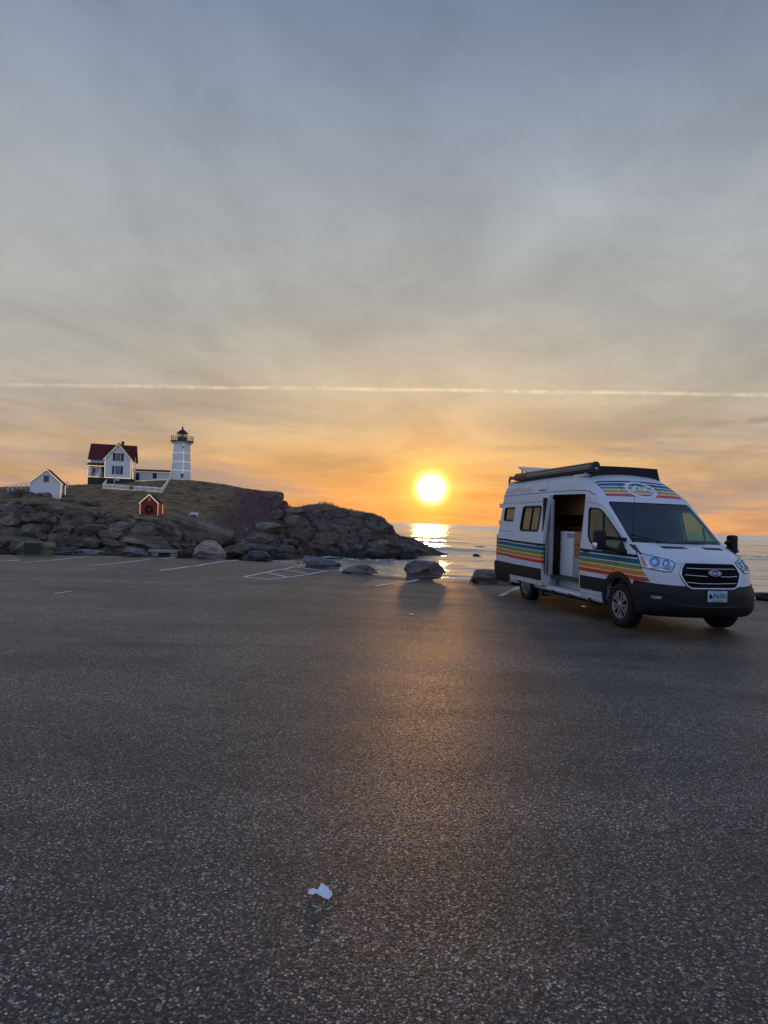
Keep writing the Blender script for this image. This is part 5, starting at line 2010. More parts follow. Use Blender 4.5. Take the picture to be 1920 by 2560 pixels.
for k in range(NB):
    u = -1 + 2 * k / (NB - 1)
    yb_, yt_ = 0.74 * u, 0.60 * u
    xb_ = -1.60 + 0.02 * u * u
    zb_ = skin_z(xb_, yb_) - 0.012
    fv.append((Vector((xb_, yb_, zb_)), Vector((-1.48, yt_, 2.74 - 0.010 * u * u))))
V_, F_ = [], []
for b_, t_ in fv:
    V_ += [b_, t_, b_ - Vector((0.02, 0, 0)), t_ - Vector((0.02, 0, 0.0))]
for k in range(NB - 1):
    a_ = 4 * k
    F_ += [(a_, a_ + 4, a_ + 5, a_ + 1), (a_ + 2, a_ + 3, a_ + 7, a_ + 6), (a_ + 1, a_ + 5, a_ + 7, a_ + 3), (a_, a_ + 2, a_ + 6, a_ + 4)]
F_ += [(0, 1, 3, 2), (4 * NB - 4, 4 * NB - 2, 4 * NB - 1, 4 * NB - 3)]
obj('wind_deflector', mesh_from('wind_deflector', V_, F_, VM['rack'], 40), van)
for s in (-1, 1):
    m_ = MB()
    m_.prism([(-1.51, 2.735), (-1.62, skin_z(-1.62, 0.70)), (-1.95, 2.62), (-1.85, 2.70)], 'y', s * 0.62 - 0.01, s * 0.62 + 0.01)
    m_.build('deflector_bracket', VM['rack'], van)
A_, B_ = Vector((-5.25, 0, 2.985)), Vector((-4.42, 0, 2.735))
ex_, nz_ = (B_ - A_), Vector((0.29, 0, 0.957))
m_ = MB()
vs_ = [A_ + Vector((0, y_, 0)) + nz_.normalized() * t_ + ex_ * f_ for f_ in (0, 1) for y_ in (-0.60, 0.52) for t_ in (-0.035, 0.0)]
m_.add(vs_, [(0, 1, 3, 2), (4, 6, 7, 5), (0, 4, 5, 1), (2, 3, 7, 6), (0, 2, 6, 4), (1, 5, 7, 3)])
sp = m_.build('solar_panel', VM['solar'], van)
for y_ in (-0.55, 0.47):
    MB().tube([(-5.15, y_, 2.94), (-5.12, y_, 2.66)], 0.018, 8).build('panel_leg', VM['rack'], sp)
    MB().tube([(-4.45, y_, 2.75), (-4.45, y_, 2.66)], 0.018, 8).build('panel_leg', VM['rack'], sp)
MB().box(-4.0, -3.45, -0.25, 0.30, 2.70, 2.80, 0.03).build('roof_vent', VM['white'], van, 40)

# ---- tail lamps and rear corner
for s in (-1, 1):
    y_ = abs(skin_y(-5.46, 1.05))
    MB().box(-5.535, -5.43, min(s * (y_ - 0.05), s * (y_ + 0.012)), max(s * (y_ - 0.05), s * (y_ + 0.012)), 0.80, 1.36, 0.012).build('tail_light', VM['red'], van, 40)
for z_ in (1.65, 2.05):
    MB().box(-5.56, -5.44, -0.93, -0.87, z_ - 0.05, z_ + 0.05, 0.01).build('rear_hinge', VM['white'], van, 40)

# ---- inside the cab and living space
db = MB().prism([(-0.18, 0.62), (0.42, 0.62), (0.42, 1.20), (0.16, 1.335), (0.02, 1.35), (-0.16, 1.26), (-0.24, 1.05)], 'y', -0.88, 0.88).build('dashboard', VM['dash'], van, 40)
m_ = MB()
m_.tube([Vector((-0.36, 0.42, 1.16)) + Vector((0.10 * math.sin(a) * 1.0, 0.19 * math.cos(a), 0.16 * math.sin(a))) for a in np.linspace(0, 2 * math.pi, 33)[:-1]], 0.016, 8, True)
m_.tube([(-0.34, 0.42, 1.15), (-0.15, 0.42, 1.05)], 0.03, 8)
m_.build('steering_wheel', VM['dash'], van, True)
for y_ in (-0.45, 0.45):
    m_ = MB()
    m_.box(-1.06, -0.52, y_ - 0.25, y_ + 0.25, 0.72, 0.92, 0.05)
    se = m_.build('seat', VM['cloth'], van, 50)
    M_ = Matrix.Translation((-1.06, y_, 0.86)) @ Matrix.Rotation(rad(-10), 4, 'Y')
    MB().box(-0.07, 0.07, -0.24, 0.24, 0.0, 0.62, 0.055, M_).build('backrest', VM['cloth'], se, 50)
    MB().box(-0.06, 0.055, -0.135, 0.135, 0.655, 0.855, 0.045, M_).build('headrest', VM['cloth'], se, 50)
    for q in (-0.06, 0.06):
        MB().tube([M_ @ Vector((0, q, 0.6)), M_ @ Vector((0, q, 0.68))], 0.01, 6).build('headrest_post', VM['dark'], se)
    MB().box(-0.98, -0.58, y_ - 0.2, y_ + 0.2, 0.58, 0.74).build('seat_base', VM['dash'], se)
m_ = MB()
nw = 40
cv, cf = [], []
for k in range(nw):
    y_ = -0.88 + 1.76 * k / (nw - 1)
    dx = 0.02 * math.sin(k * 1.3) + 0.01 * math.sin(k * 0.47)
    zt_ = min(2.30, skin_z(-1.36, y_) - 0.09)
    for z_ in (0.62, 1.2, 1.8, zt_):
        cv += [(-1.36 + dx, y_, z_)]
    if k:
        for j in range(3):
            a_ = (k - 1) * 4 + j
            cf.append((a_, a_ + 1, a_ + 5, a_ + 4))
obj('curtain', mesh_from('curtain', [(v[0] + o_, v[1], v[2]) for o_ in (0.0, -0.012) for v in cv], cf + [tuple(i + len(cv) for i in reversed(f)) for f in cf], VM['curtain'], True), van)
MB().box(-5.3, -1.35, -0.93, 0.93, 0.575, 0.625).build('cabin_floor', VM['dash'], van)
MB().box(-5.3, -1.40, 0.40, 0.42, 1.60, 1.84).build('cabin_lining', VM['wood'], van)
m_ = MB(); m_.box(-5.25, -1.40, -0.30, 0.835, 1.84, 2.30, 0.01); m_.build('overhead_cupboard', VM['wood'], van, 40)
cb = MB().box(-2.10, -1.42, -0.72, -0.20, 1.01, 1.50, 0.008).build('cupboard', VM['wood'], van, 40)
MB().box(-2.085, -1.435, -0.735, -0.721, 1.255, 1.262).build('cupboard_gap', VM['dark'], cb)
MB().box(-2.10, -1.42, -0.74, -0.20, 0.628, 1.005, 0.008).build('bench_box', VM['panelgrey'], van, 40)
fr_ = MB().box(-2.72, -2.14, -0.70, -0.15, 0.628, 1.50, 0.008).build('fridge', VM['white'], van, 40)
MB().box(-2.42, -2.15, -0.715, -0.701, 0.66, 1.36, 0.004).build('fridge_door', VM['white'], fr_, 40)
MB().box(-2.42, -2.15, -0.715, -0.701, 1.38, 1.47, 0.004).build('fridge_panel', VM['panelgrey'], fr_, 40)
MB().box(-3.4, -1.42, -0.14, 0.84, 0.628, 1.56, 0.008).build('galley_cabinet', VM['wood'], van, 40)
MB().box(-3.45, -1.41, -0.19, 0.845, 1.562, 1.60, 0.006).build('galley_worktop', VM['warm'], van, 40)
m_ = MB()
m_.lathe([(0.08, 0), (0.09, 0.10), (0.06, 0.16), (0.03, 0.20)], 16, Matrix.Translation((-2.3, -0.05, 1.60)))
m_.build('jar', VM['warm'], van, True)
m_ = MB()
m_.lathe([(0.11, 0), (0.13, 0.05), (0.12, 0.14), (0.02, 0.24)], 16, Matrix.Translation((-1.95, 0.0, 1.60)))
m_.build('basket', VM['warm'], van, True)
# ------------------------------------------------------------------ buildings on the headland
def make_clapboard():
    m, t, out = material('white_clapboard')
    co = t.n('ShaderNodeTexCoord').outputs['Object']
    z = t.sep(co)[2]
    w = t.m('FRACT', t.m('MULTIPLY', z, 6.0))
    col = t.scale((0.80, 0.80, 0.80), t.m('ADD', 0.90, t.m('MULTIPLY', t.noise(co, 1.2, 4), 0.18)))
    principled(t, out, col, 0.6, 0, t.bump(w, 0.5, 0.02), 0.3)
    return m


def make_shingle(name, c):
    m, t, out = material(name)
    co = t.n('ShaderNodeTexCoord').outputs['Object']
    b = t.n('ShaderNodeTexBrick')
    t.put(b.inputs['Vector'], co)
    b.inputs['Scale'].default_value = 3.0
    f = t.m('ADD', 0.75, t.m('ADD', t.m('MULTIPLY', t.noise(co, 2.5, 5), 0.35), t.m('MULTIPLY', t.noise(co, 18.0, 3), 0.2)))
    principled(t, out, t.scale(c, f), 0.85, 0, t.bump(b.outputs[1], 0.4, 0.02), 0.2)
    return m


BM = {
    'white': make_clapboard(),
    'trim': pmat('white_trim', (0.80, 0.80, 0.79), 0.5, 0, 0.06, 2),
    'roof': make_shingle('red_shingle', (0.125, 0.026, 0.022)),
    'stone': pmat('dark_foundation', (0.045, 0.043, 0.045), 0.9, 0, 0.4, 2, 0.5, 8),
    'dark': pmat('dark_shutter', (0.018, 0.020, 0.024), 0.6, 0, 0.3, 4),
    'pane': pmat('window_pane', (0.055, 0.055, 0.06), 0.12, 0, 0.2, 3),
    'muntin': pmat('window_muntin', (0.55, 0.55, 0.55), 0.6, 0, 0.1, 3),
    'brick': pmat('chimney_brick', (0.22, 0.07, 0.045), 0.9, 0, 0.3, 5),
    'iron': pmat('black_iron', (0.022, 0.020, 0.020), 0.55, 0.3, 0.3, 4),
    'rust': pmat('rusty_deck', (0.10, 0.055, 0.035), 0.8, 0, 0.3, 4),
    'red': pmat('red_boards', (0.26, 0.026, 0.026), 0.7, 0, 0.2, 2, 0.3, 6),
    'redpale': pmat('pale_red_boards', (0.40, 0.10, 0.085), 0.7, 0, 0.2, 2, 0.3, 6),
    'wreath': pmat('wreath_green', (0.012, 0.018, 0.012), 0.9, 0, 0.4, 10, 0.6, 20),
    'glow': emit_mat('string_light_yellow', (1.0, 0.74, 0.30, 1), 0.75),
    'glowdim': emit_mat('string_light_pale', (1.0, 0.84, 0.50, 1), 0.40),
    'gloworange': emit_mat('string_light_orange', (1.0, 0.48, 0.13, 1), 0.9),
    'lens': make_glass('lantern_glass', (0.85, 0.88, 0.86), 0.06),
}


def strings(parent, lines, mat='glow', r=0.042):
    for ln in lines:
        MB().tube([Vector(p) for p in ln], r, 6).build('string_light', BM[mat], parent, True)


def window_unit(parent, x, y, z0, z1, w, shutters=True, cols=2, rows=4):
    """a sash window on a wall that faces -y"""
    m = MB(); m.box(x - w / 2, x + w / 2, y - 0.03, y + 0.02, z0, z1); f = m.build('window', BM['pane'], parent)
    m = MB()
    m.box(x - w / 2 - 0.10, x + w / 2 + 0.10, y - 0.09, y - 0.032, z1 - 0.02, z1 + 0.14)
    m.box(x - w / 2 - 0.10, x + w / 2 + 0.10, y - 0.10, y - 0.032, z0 - 0.12, z0 + 0.02)
    for k in (-1, 1):
        m.box(x + k * w / 2 - 0.05, x + k * w / 2 + 0.05, y - 0.085, y - 0.032, z0 + 0.02, z1 - 0.02)
    for i in range(1, cols):
        m.box(x - w / 2 + w * i / cols - 0.025, x - w / 2 + w * i / cols + 0.025, y - 0.06, y - 0.034, z0 + 0.02, z1 - 0.02)
    for i in range(1, rows):
        zz = z0 + (z1 - z0) * i / rows
        m.box(x - w / 2 + 0.05, x + w / 2 - 0.05, y - 0.062, y - 0.036, zz - 0.022, zz + 0.022)
    m.build('frame', BM['muntin'], f)
    if shutters:
        for k in (-1, 1):
            a = x + k * (w / 2 + 0.12)
            b = a + k * 0.52
            m = MB(); m.box(min(a, b), max(a, b), y - 0.07, y - 0.004, z0 - 0.05, z1 + 0.05)
            for i in range(9):
                zz = z0 + (z1 - z0) * (i + 0.5) / 9
                m.box(min(a, b) + 0.06, max(a, b) - 0.06, y - 0.085, y - 0.071, zz - 0.05, zz + 0.05)
            m.build('shutter', BM['dark'], f)
    return f


def wreath(parent, x, y, z, r, mat='wreath'):
    n = 26
    m = MB()
    m.tube([(x + r * math.cos(a), y, z + r * math.sin(a)) for a in np.linspace(0, 2 * math.pi, n + 1)[:-1]], [r * 0.30 * (1 + 0.25 * math.sin(5.1 * i)) for i in range(n)], 6, True)
    for i in range(70):
        a = i * 2.4
        q = r * random.uniform(0.75, 1.28)
        m.tube([(x + r * math.cos(a), y, z + r * math.sin(a)), (x + q * math.cos(a + 0.2), y - 0.12 * r - random.random() * r * 0.3, z + q * math.sin(a + 0.2))], [r * 0.10, r * 0.03], 4)
    return m.build('wreath', BM[mat], parent, True)


# ---- keeper's house: front gable, main block behind it, porch on its left
D_H = 168.0
_hb = at_depth(293.0, 1211.5, D_H)
house = empty('keepers_house', (_hb.x, _hb.y, _hb.z - 0.05), rad(12))
tag(house, 'white two-storey house with red roof, front gable and yellow string lights', 'house')
GW, FZ, EV, PK = 2.97, 1.65, 6.55, 10.0            # half width of the gable, foundation, eaves, ridge
XL, XR_, YF, YB = -6.95, 3.02, 2.9, 8.1
m = MB(); m.box(-GW + 0.03, GW - 0.03, 0.03, YF, -0.9, FZ); m.box(XL + 0.03, XR_ - 0.03, YF + 0.005, YB, -0.9, FZ - 0.004); m.box(XL + 0.03, -GW, 1.1, YF, -0.9, FZ - 0.05)
m.build('foundation', BM['stone'], house)
m = MB(); m.prism([(-GW, FZ), (GW, FZ), (GW, EV), (0, PK - 0.12), (-GW, EV)], 'y', 0, YF + 2.4); m.build('gable_wall', BM['white'], house)
m = MB(); m.prism([(YF, FZ), (YB, FZ), (YB, EV), ((YF + YB) / 2, PK - 0.12), (YF, EV)], 'x', XL, XR_); m.build('wall', BM['white'], house)


def roof_pair(parent, a0, a1, lo, hi, ze, zp, axis, over=0.35, t=0.16, mat='roof'):
    """two roof slabs; axis is the ridge's direction, lo..hi its length, a0..a1 the span"""
    mid = (a0 + a1) / 2
    objs = []
    for s, a in ((-1, a0), (1, a1)):
        sl = (zp - ze) / abs(mid - a)
        e = a + s * over
        zed = ze - over * sl
        poly = [(e, zed), (mid - s * 0.0, zp), (mid - s * 0.0, zp + t), (e, zed + t)]
        m = MB(); m.prism(poly, axis, lo, hi)
        objs.append(m.build('roof', BM[mat], parent))
    return objs


rf = roof_pair(house, YF, YB, XL - 0.45, XR_ + 0.45, EV, PK, 'x', 0.45)
m = MB(); m.box(-0.25, 0.35, 5.3, 5.9, PK - 0.5, PK + 1.1); m.box(-0.32, 0.42, 5.23, 5.97, PK + 0.9, PK + 1.02); m.build('chimney', BM['brick'], rf[0])
roof_pair(house, -GW, GW, -0.45, 5.6, EV, PK + 0.03, 'y', 0.45)
m = MB()
for s in (-1, 1):
    m.prism([(s * (GW + 0.47), EV - 0.62), (0, PK - 0.06), (0, PK - 0.36), (s * (GW + 0.47), EV - 0.88)], 'y', -0.46, -0.36)
m.build('bargeboard', BM['trim'], house)
m = MB()
for s in (-1, 1):
    m.box(s * GW - 0.10, s * GW + 0.10, -0.03, 0.10, FZ, EV - 0.1)
m.box(-GW, GW, -0.035, 0.02, FZ - 0.12, FZ + 0.10)
m.box(XL - 0.05, -GW, YF - 0.06, YF - 0.005, EV - 0.55, EV - 0.25)
m.build('corner_board', BM['trim'], house)
window_unit(house, 0.0, 0.0, FZ + 4.15, FZ + 5.95, 1.15)
window_unit(house, -0.08, 0.0, FZ + 0.95, FZ + 2.85, 1.15)
m = MB(); m.box(-0.45, 0.45, -0.0, 0.05, FZ - 0.62, FZ - 0.28); m.build('cellar_window', BM['muntin'], house)
# porch
m = MB(); m.prism([(0.7, 4.55), (YF + 0.0, 5.15), (YF + 0.0, 5.28), (0.7, 4.70)], 'x', XL - 0.30, -GW - 0.02)
pr = m.build('porch_roof', BM['roof'], house)
m = MB(); m.box(XL, -GW - 0.02, 1.0, YF, FZ - 0.04, FZ + 0.10); m.build('porch_floor', BM['trim'], house)
m = MB(); m.box(XL, -GW - 0.02, 0.95, 1.10, 4.30, 4.54); m.build('porch_beam', BM['trim'], house)
for x in (XL + 0.12, -5.1, -4.35, -GW - 0.15):
    m = MB(); m.box(x - 0.09, x + 0.09, 0.95, 1.12, FZ + 0.10, 4.30); m.build('porch_post', BM['trim'], house)
m = MB(); m.box(XL, -4.35, 1.0, 1.06, FZ + 0.10, FZ + 1.0); m.build('porch_panel', BM['white'], house)
m = MB(); m.box(-4.1, -3.1, YF - 0.06, YF + 0.02, FZ + 0.10, 4.2); m.build('porch_door', BM['dark'], house)
m = MB(); m.box(-6.3, -5.2, YF - 0.05, YF + 0.02, FZ + 1.3, 3.9); m.build('porch_window', BM['pane'], house)
wreath(house, -5.75, 0.93, FZ + 0.75, 0.36)
wreath(house, -2.9, -0.15, 0.75, 0.42)
strings(house, [[(-GW, -0.06, FZ + 0.05), (-GW, -0.06, EV - 0.2)], [(GW, -0.06, FZ + 0.05), (GW, -0.06, EV - 0.2)], [(-GW, -0.07, FZ), (GW, -0.07, FZ)],
                [(XL, 0.9, 4.42), (-GW, 0.9, 4.42)], [(XL, 0.9, FZ + 0.05), (-4.4, 0.9, FZ + 0.05)], [(XL - 0.02, 0.95, FZ), (XL - 0.02, 0.95, 4.4)], [(XL - 0.02, YF - 0.05, FZ + 3.6), (XL - 0.02, YF - 0.05, EV)]])
strings(house, [[(-GW - 0.42, -0.50, EV - 0.72), (0, -0.50, PK - 0.2)], [(GW + 0.42, -0.50, EV - 0.72), (0, -0.50, PK - 0.2)]], 'glowdim')
strings(house, [[(GW + 0.05, YF - 0.1, FZ + 0.1), (GW + 0.05, YF - 0.1, EV - 0.6)], [(XR_ + 0.05, YF + 0.6, FZ), (XR_ + 0.05, YF + 0.6, FZ + 1.9)]])

# ---- low passage between the house and the tower
_pb = at_depth(384.0, 1202.0, 177.0)
psg = empty('covered_passage', (_pb.x, _pb.y, _pb.z - 0.15))
tag(psg, 'low white passage with red roof joining the house to the tower', 'passage')
PL, PR = -5.3, 4.9
m = MB(); m.box(PL, PR, 0, 2.6, -0.8, 2.45); m.build('wall', BM['white'], psg)
roof_pair(psg, 0, 2.6, PL - 0.1, PR, 2.45, 2.95, 'x', 0.25, 0.12)
m = MB(); m.box(-4.6, -3.65, -0.05, 0.02, -0.02, 1.95); m.build('door', BM['dark'], psg)
m = MB(); m.box(-0.25, 0.75, -0.05, 0.02, 0.75, 2.1); m.build('window', BM['dark'], psg)
m = MB(); m.box(PL, PR, -0.30, -0.24, 2.28, 2.42); m.build('eaves_board', BM['trim'], psg)
strings(psg, [[(PL, -0.08, 0.02), (-1.9, -0.08, 0.06), (PR - 2.5, -0.08, 0.5), (PR, -0.08, 0.7)], [(PL, -0.32, 2.36), (PR, -0.32, 2.36)]], 'glowdim')
strings(psg, [[(-5.0, -0.08, 0.02), (-5.0, -0.08, 2.3)]], 'glowdim')

# ---- lighthouse
D_T = 176.0
_tb = at_depth(451.5, 1201.5, D_T)
tower = empty('lighthouse', (_tb.x, _tb.y, _tb.z - 0.1))
tag(tower, 'white tapering lighthouse tower with black lantern and railed gallery', 'lighthouse')
TH, R0, R1 = 9.55, 2.50, 2.02
m = MB(); m.lathe([(R0 + 0.06, -1.2), (R0 + 0.05, 0.25), (R0, 0.27)] + [(R0 + (R1 - R0) * f, 0.3 + (TH - 0.3) * f) for f in np.linspace(0, 1, 12)] + [(R1 + 0.10, TH), (R1 + 0.28, TH + 0.25), (R1 + 0.28, TH + 0.33)], 56)
m.build('tower_wall', pmat('white_tower', (0.80, 0.80, 0.80), 0.6, 0, 0.10, 1.2, 0.2, 6), tower, 40)
m = MB(); m.lathe([(2.80, TH + 0.33), (2.84, TH + 0.36), (2.84, TH + 0.52), (0.5, TH + 0.52)], 48); m.build('gallery_deck', BM['rust'], tower, 40)
m = MB()
for k in range(20):
    a = 2 * math.pi * k / 20
    p = Vector((2.70 * math.cos(a), 2.70 * math.sin(a), TH + 0.52))
    m.tube([p, p + Vector((0, 0, 1.15))], 0.055, 6)
    m.lathe([(0.0, 0.0), (0.09, 0.06), (0.07, 0.16), (0, 0.22)], 8, Matrix.Translation(p + Vector((0, 0, 1.13))), False)
    q = Vector((2.35 * math.cos(a), 2.35 * math.sin(a), TH - 0.35))
    m.tube([q * 1.0 - Vector((0.3 * math.cos(a), 0.3 * math.sin(a), 0)), Vector((2.72 * math.cos(a), 2.72 * math.sin(a), TH + 0.34))], 0.05, 5)
for z in (0.5, 1.05):
    m.tube([(2.70 * math.cos(a), 2.70 * math.sin(a), TH + 0.52 + z) for a in np.linspace(0, 2 * math.pi, 41)[:-1]], 0.04, 5, True)
m.build('gallery_railing', pmat('railing_paint', (0.30, 0.24, 0.18), 0.6, 0, 0.2, 4), tower)
m = MB(); m.lathe([(1.28, TH + 0.52), (1.28, TH + 1.40), (1.34, TH + 1.42), (1.34, TH + 1.52), (0.3, TH + 1.52)], 10); lr = m.build('lantern_base', BM['iron'], tower)
m = MB(); m.lathe([(1.20, TH + 1.52), (1.20, TH + 2.50)], 10, None, False); m.build('lantern_glass', BM['lens'], tower)
m = MB()
for k in range(10):
    a = 2 * math.pi * k / 10
    m.tube([(1.22 * math.cos(a), 1.22 * math.sin(a), TH + 1.5), (1.22 * math.cos(a), 1.22 * math.sin(a), TH + 2.52)], 0.06, 5)
m.build('lantern_bar', BM['iron'], tower)
m = MB(); m.lathe([(0.42, TH + 1.5), (0.5, TH + 1.8), (0.5, TH + 2.2), (0.3, TH + 2.45)], 16); m.build('lamp_lens', pmat('lamp_lens', (0.55, 0.50, 0.40), 0.15, 0.2, 0.1, 6), tower, True)
m = MB(); m.lathe([(1.42, TH + 2.44), (1.45, TH + 2.52), (0.95, TH + 3.0), (0.35, TH + 3.45), (0.15, TH + 3.6), (0.15, TH + 3.72), (0.27, TH + 3.84), (0.27, TH + 3.98), (0.12, TH + 4.12), (0.02, TH + 4.25)], 20)
lroof = m.build('lantern_roof', BM['iron'], tower, 40)
m = MB(); m.tube([(0, 0, TH + 4.2), (0, 0, TH + 5.5)], [0.035, 0.02], 5); m.build('lightning_rod', BM['iron'], lroof)
a_ = math.atan2(-1, 0.33)
for z, w in ((1.15, 0.62), (8.35, 0.35)):
    q = R0 + (R1 - R0) * z / TH
    M = Matrix.Rotation(a_ + math.pi / 2, 4, 'Z')
    f = MB().box(0.25 - w / 2, 0.25 + w / 2, -q - 0.05, -q + 0.25, z - w * 0.9, z + w * 0.9, 0, M).build('window', BM['dark'], tower)
    if z < 3:
        mm = MB(); mm.box(0.25 - w / 2 - 0.15, 0.25 + w / 2 + 0.15, -q - 0.12, -q + 0.2, z + w * 0.9, z + w * 0.9 + 0.18, 0, M)
        mm.box(0.25 - w / 2 - 0.12, 0.25 - w / 2, -q - 0.08, -q + 0.2, z - w * 0.9, z + w * 0.9, 0, M); mm.box(0.25 + w / 2, 0.25 + w / 2 + 0.12, -q - 0.08, -q + 0.2, z - w * 0.9, z + w * 0.9, 0, M)
        mm.build('window_hood', BM['trim'], f)
for z in (7.0, 4.75, 2.6):
    q = R0 + (R1 - R0) * z / TH + 0.03
    MB().tube([(q * math.cos(a), q * math.sin(a), z) for a in np.linspace(0, 2 * math.pi, 49)[:-1]], 0.05, 5, True).build('string_light', BM['glowdim'], tower, True)
for aa in (rad(-62), rad(-160)):
    MB().tube([((R0 + 0.05 + (R1 - R0) * f) * math.cos(aa), (R0 + 0.05 + (R1 - R0) * f) * math.sin(aa), TH * f) for f in np.linspace(0, 1, 8)], 0.04, 5).build('string_light', BM['glowdim'], tower, True)

# ---- white shed on the rocks
_sb = at_depth(114.0, 1233.0, 140.0)
shed = empty('white_shed', (_sb.x, _sb.y, _sb.z), rad(17))
tag(shed, 'white gabled shed with red roof and one dark window on the rocks', 'shed')
SW, SE, SP, SD = 2.88, 2.15, 4.75, 5.2
m = MB(); m.prism([(-SW, -1.8), (SW, -1.8), (SW, SE), (0, SP), (-SW, SE)], 'y', 0, SD); m.build('wall', BM['white'], shed)
roof_pair(shed, -SW, SW, -0.25, SD + 0.25, SE, SP + 0.02, 'y', 0.25, 0.14)
m = MB()
for s in (-1, 1):
    m.prism([(s * (SW + 0.28), SE - 0.16), (0, SP + 0.10), (0, SP - 0.16), (s * (SW + 0.28), SE - 0.42)], 'y', -0.30, -0.20)
m.build('bargeboard', BM['trim'], shed)
window_unit(shed, 0.02, 0.0, 2.3, 3.55, 1.02, False, 1, 1)
m = MB(); m.box(SW, SW + 0.05, 2.2, 3.3, -0.5, 1.7); m.build('door', BM['dark'], shed)
strings(shed, [[(-SW - 0.26, -0.33, SE - 0.28), (0, -0.33, SP - 0.02)], [(SW + 0.26, -0.33, SE - 0.28), (0, -0.33, SP - 0.02)], [(SW - 0.06, -0.05, -0.6), (SW - 0.06, -0.05, SE - 0.2)], [(SW + 0.06, SD, -0.4), (SW + 0.06, SD, SE)]], 'glow')


def railing(name, pts, label, h=1.0, mat='trim', n=6):
    o = empty(name, pts[0])
    P = [Vector(p) - Vector(pts[0]) for p in pts]
    for zz in (h, h * 0.5):
        MB().tube([p + Vector((0, 0, zz)) for p in P], 0.055, 6).build('rail', BM[mat], o, True)
    for i in range(len(P) - 1):
        for k in range(n + (1 if i == len(P) - 2 else 0)):
            q = P[i].lerp(P[i + 1], k / n)
            MB().box(q.x - 0.06, q.x + 0.06, q.y - 0.06, q.y + 0.06, q.z - 0.5, q.z + h + 0.03).build('post', BM[mat], o)
    tag(o, label, 'railing')
    return o


railing('walkway_railing', [at_depth(20, 1222, 150), at_depth(76, 1214, 146)], 'pale walkway railing climbing to the left side of the white shed', 0.7, n=5)
railing('walkway_railing', [at_depth(160, 1216, 150), at_depth(169, 1214, 150)], 'short pale railing at the right-hand corner of the white shed', 0.9, n=1)

# ---- red shed
_rb, _ = head_hit(373, 1287.5)
D_R = _rb.y
sc_ = F_PX / D_R
rshed = empty('red_shed', (at_depth(373.3, 1287.5, D_R).x, D_R - 0.3, at_depth(373.3, 1287.5, D_R).z - 0.1))
tag(rshed, 'small dark red shed outlined in lights with a wreath on its gable', 'shed')
RW, RE, RP = 22.2 / sc_, (1288 - 1256.5) / sc_, (1288 - 1236.5) / sc_
m = MB(); m.prism([(-RW, -0.8), (RW, -0.8), (RW, RE), (0, RP), (-RW, RE)], 'y', 0, 0.25); m.build('front_wall', BM['red'], rshed)
m = MB(); m.prism([(-RW + 0.02, -0.8), (RW, -0.8), (RW, RE - 0.02), (0, RP - 0.02), (-RW + 0.02, RE - 0.02)], 'y', 0.25, 2.8); m.build('side_wall', BM['redpale'], rshed)
roof_pair(rshed, -RW, RW, -0.15, 2.95, RE, RP + 0.02, 'y', 0.18, 0.10)
m = MB()
for s in (-1, 1):
    m.prism([(s * (RW + 0.2), RE - 0.05), (0, RP + 0.16), (0, RP - 0.08), (s * (RW + 0.2), RE - 0.29)], 'y', -0.20, -0.12)
m.build('bargeboard', BM['trim'], rshed)
m = MB(); m.box(-0.13, 0.13, -0.05, 0.02, RP - 1.15, RP - 0.62); m.build('gable_vent', BM['trim'], rshed)
wreath(rshed, 0.0, -0.14, RE * 0.52, 0.62)
strings(rshed, [[(-RW, -0.05, 0.0), (-RW, -0.05, RE - 0.2)], [(RW, -0.05, 0.0), (RW, -0.05, RE - 0.2)], [(-RW, -0.05, 0.02), (RW, -0.05, 0.02)],
                [(RW + 0.03, 2.78, 0.0), (RW + 0.03, 2.78, RE - 0.1)], [(RW + 0.03, 0.1, 0.02), (RW + 0.03, 2.78, 0.02)], [(RW + 0.03, 0.1, RE - 0.12), (RW + 0.03, 2.78, RE - 0.12)]], 'gloworange', 0.042)
strings(rshed, [[(-RW - 0.18, -0.23, RE - 0.17), (0, -0.23, RP + 0.04)], [(RW + 0.18, -0.23, RE - 0.17), (0, -0.23, RP + 0.04)]], 'glow', 0.042)

# ---- picket fence, flagpole and small things on the slope
def slope_pt(px, py, lift=0.0):
    p, t = head_hit(px, py)
    return p + Vector((0, 0, lift))


fz = lambda x, y: (x * 0.33755, 1050 + y * 0.33755)
FP = [slope_pt(*fz(772, 476)), slope_pt(*fz(752, 508)), slope_pt(*fz(960, 524)), slope_pt(*fz(1085, 533)), slope_pt(*fz(1186, 545)), slope_pt(*fz(1215, 495)), slope_pt(*fz(1250, 446))]
fence = empty('picket_fence', FP[0])
tag(fence, 'low white picket fence with string lights enclosing the house yard', 'fence')
for i in range(len(FP) - 1):
    a, b = FP[i] - FP[0], FP[i + 1] - FP[0]
    L = (b - a).length
    for zz in (0.25, 0.85):
        MB().tube([a + Vector((0, 0.05, zz)), b + Vector((0, 0.05, zz))], 0.045, 4).build('rail', BM['trim'], fence)
    n = max(2, int(L / 2.2))
    for k in range(n + (i == len(FP) - 2)):
        q = a.lerp(b, k / n)
        MB().box(q.x - 0.08, q.x + 0.08, q.y - 0.03, q.y + 0.13, q.z - 0.5, q.z + 1.12).build('post', BM['trim'], fence)
    m = MB()
    kk = max(3, int(L / 0.17))
    for k in range(kk):
        q = a.lerp(b, (k + 0.5) / kk)
        m.box(q.x - 0.045, q.x + 0.045, q.y - 0.02, q.y + 0.01, q.z - 0.2, q.z + 0.92)
    m.build('picket', BM['trim'], fence)
    strings(fence, [[a + Vector((0, -0.06, 0.96)), b + Vector((0, -0.06, 0.96))], [a + Vector((0, -0.06, 0.02)), b + Vector((0, -0.06, 0.02))]], 'glowdim', 0.036)
_w = FP[2] - FP[0]
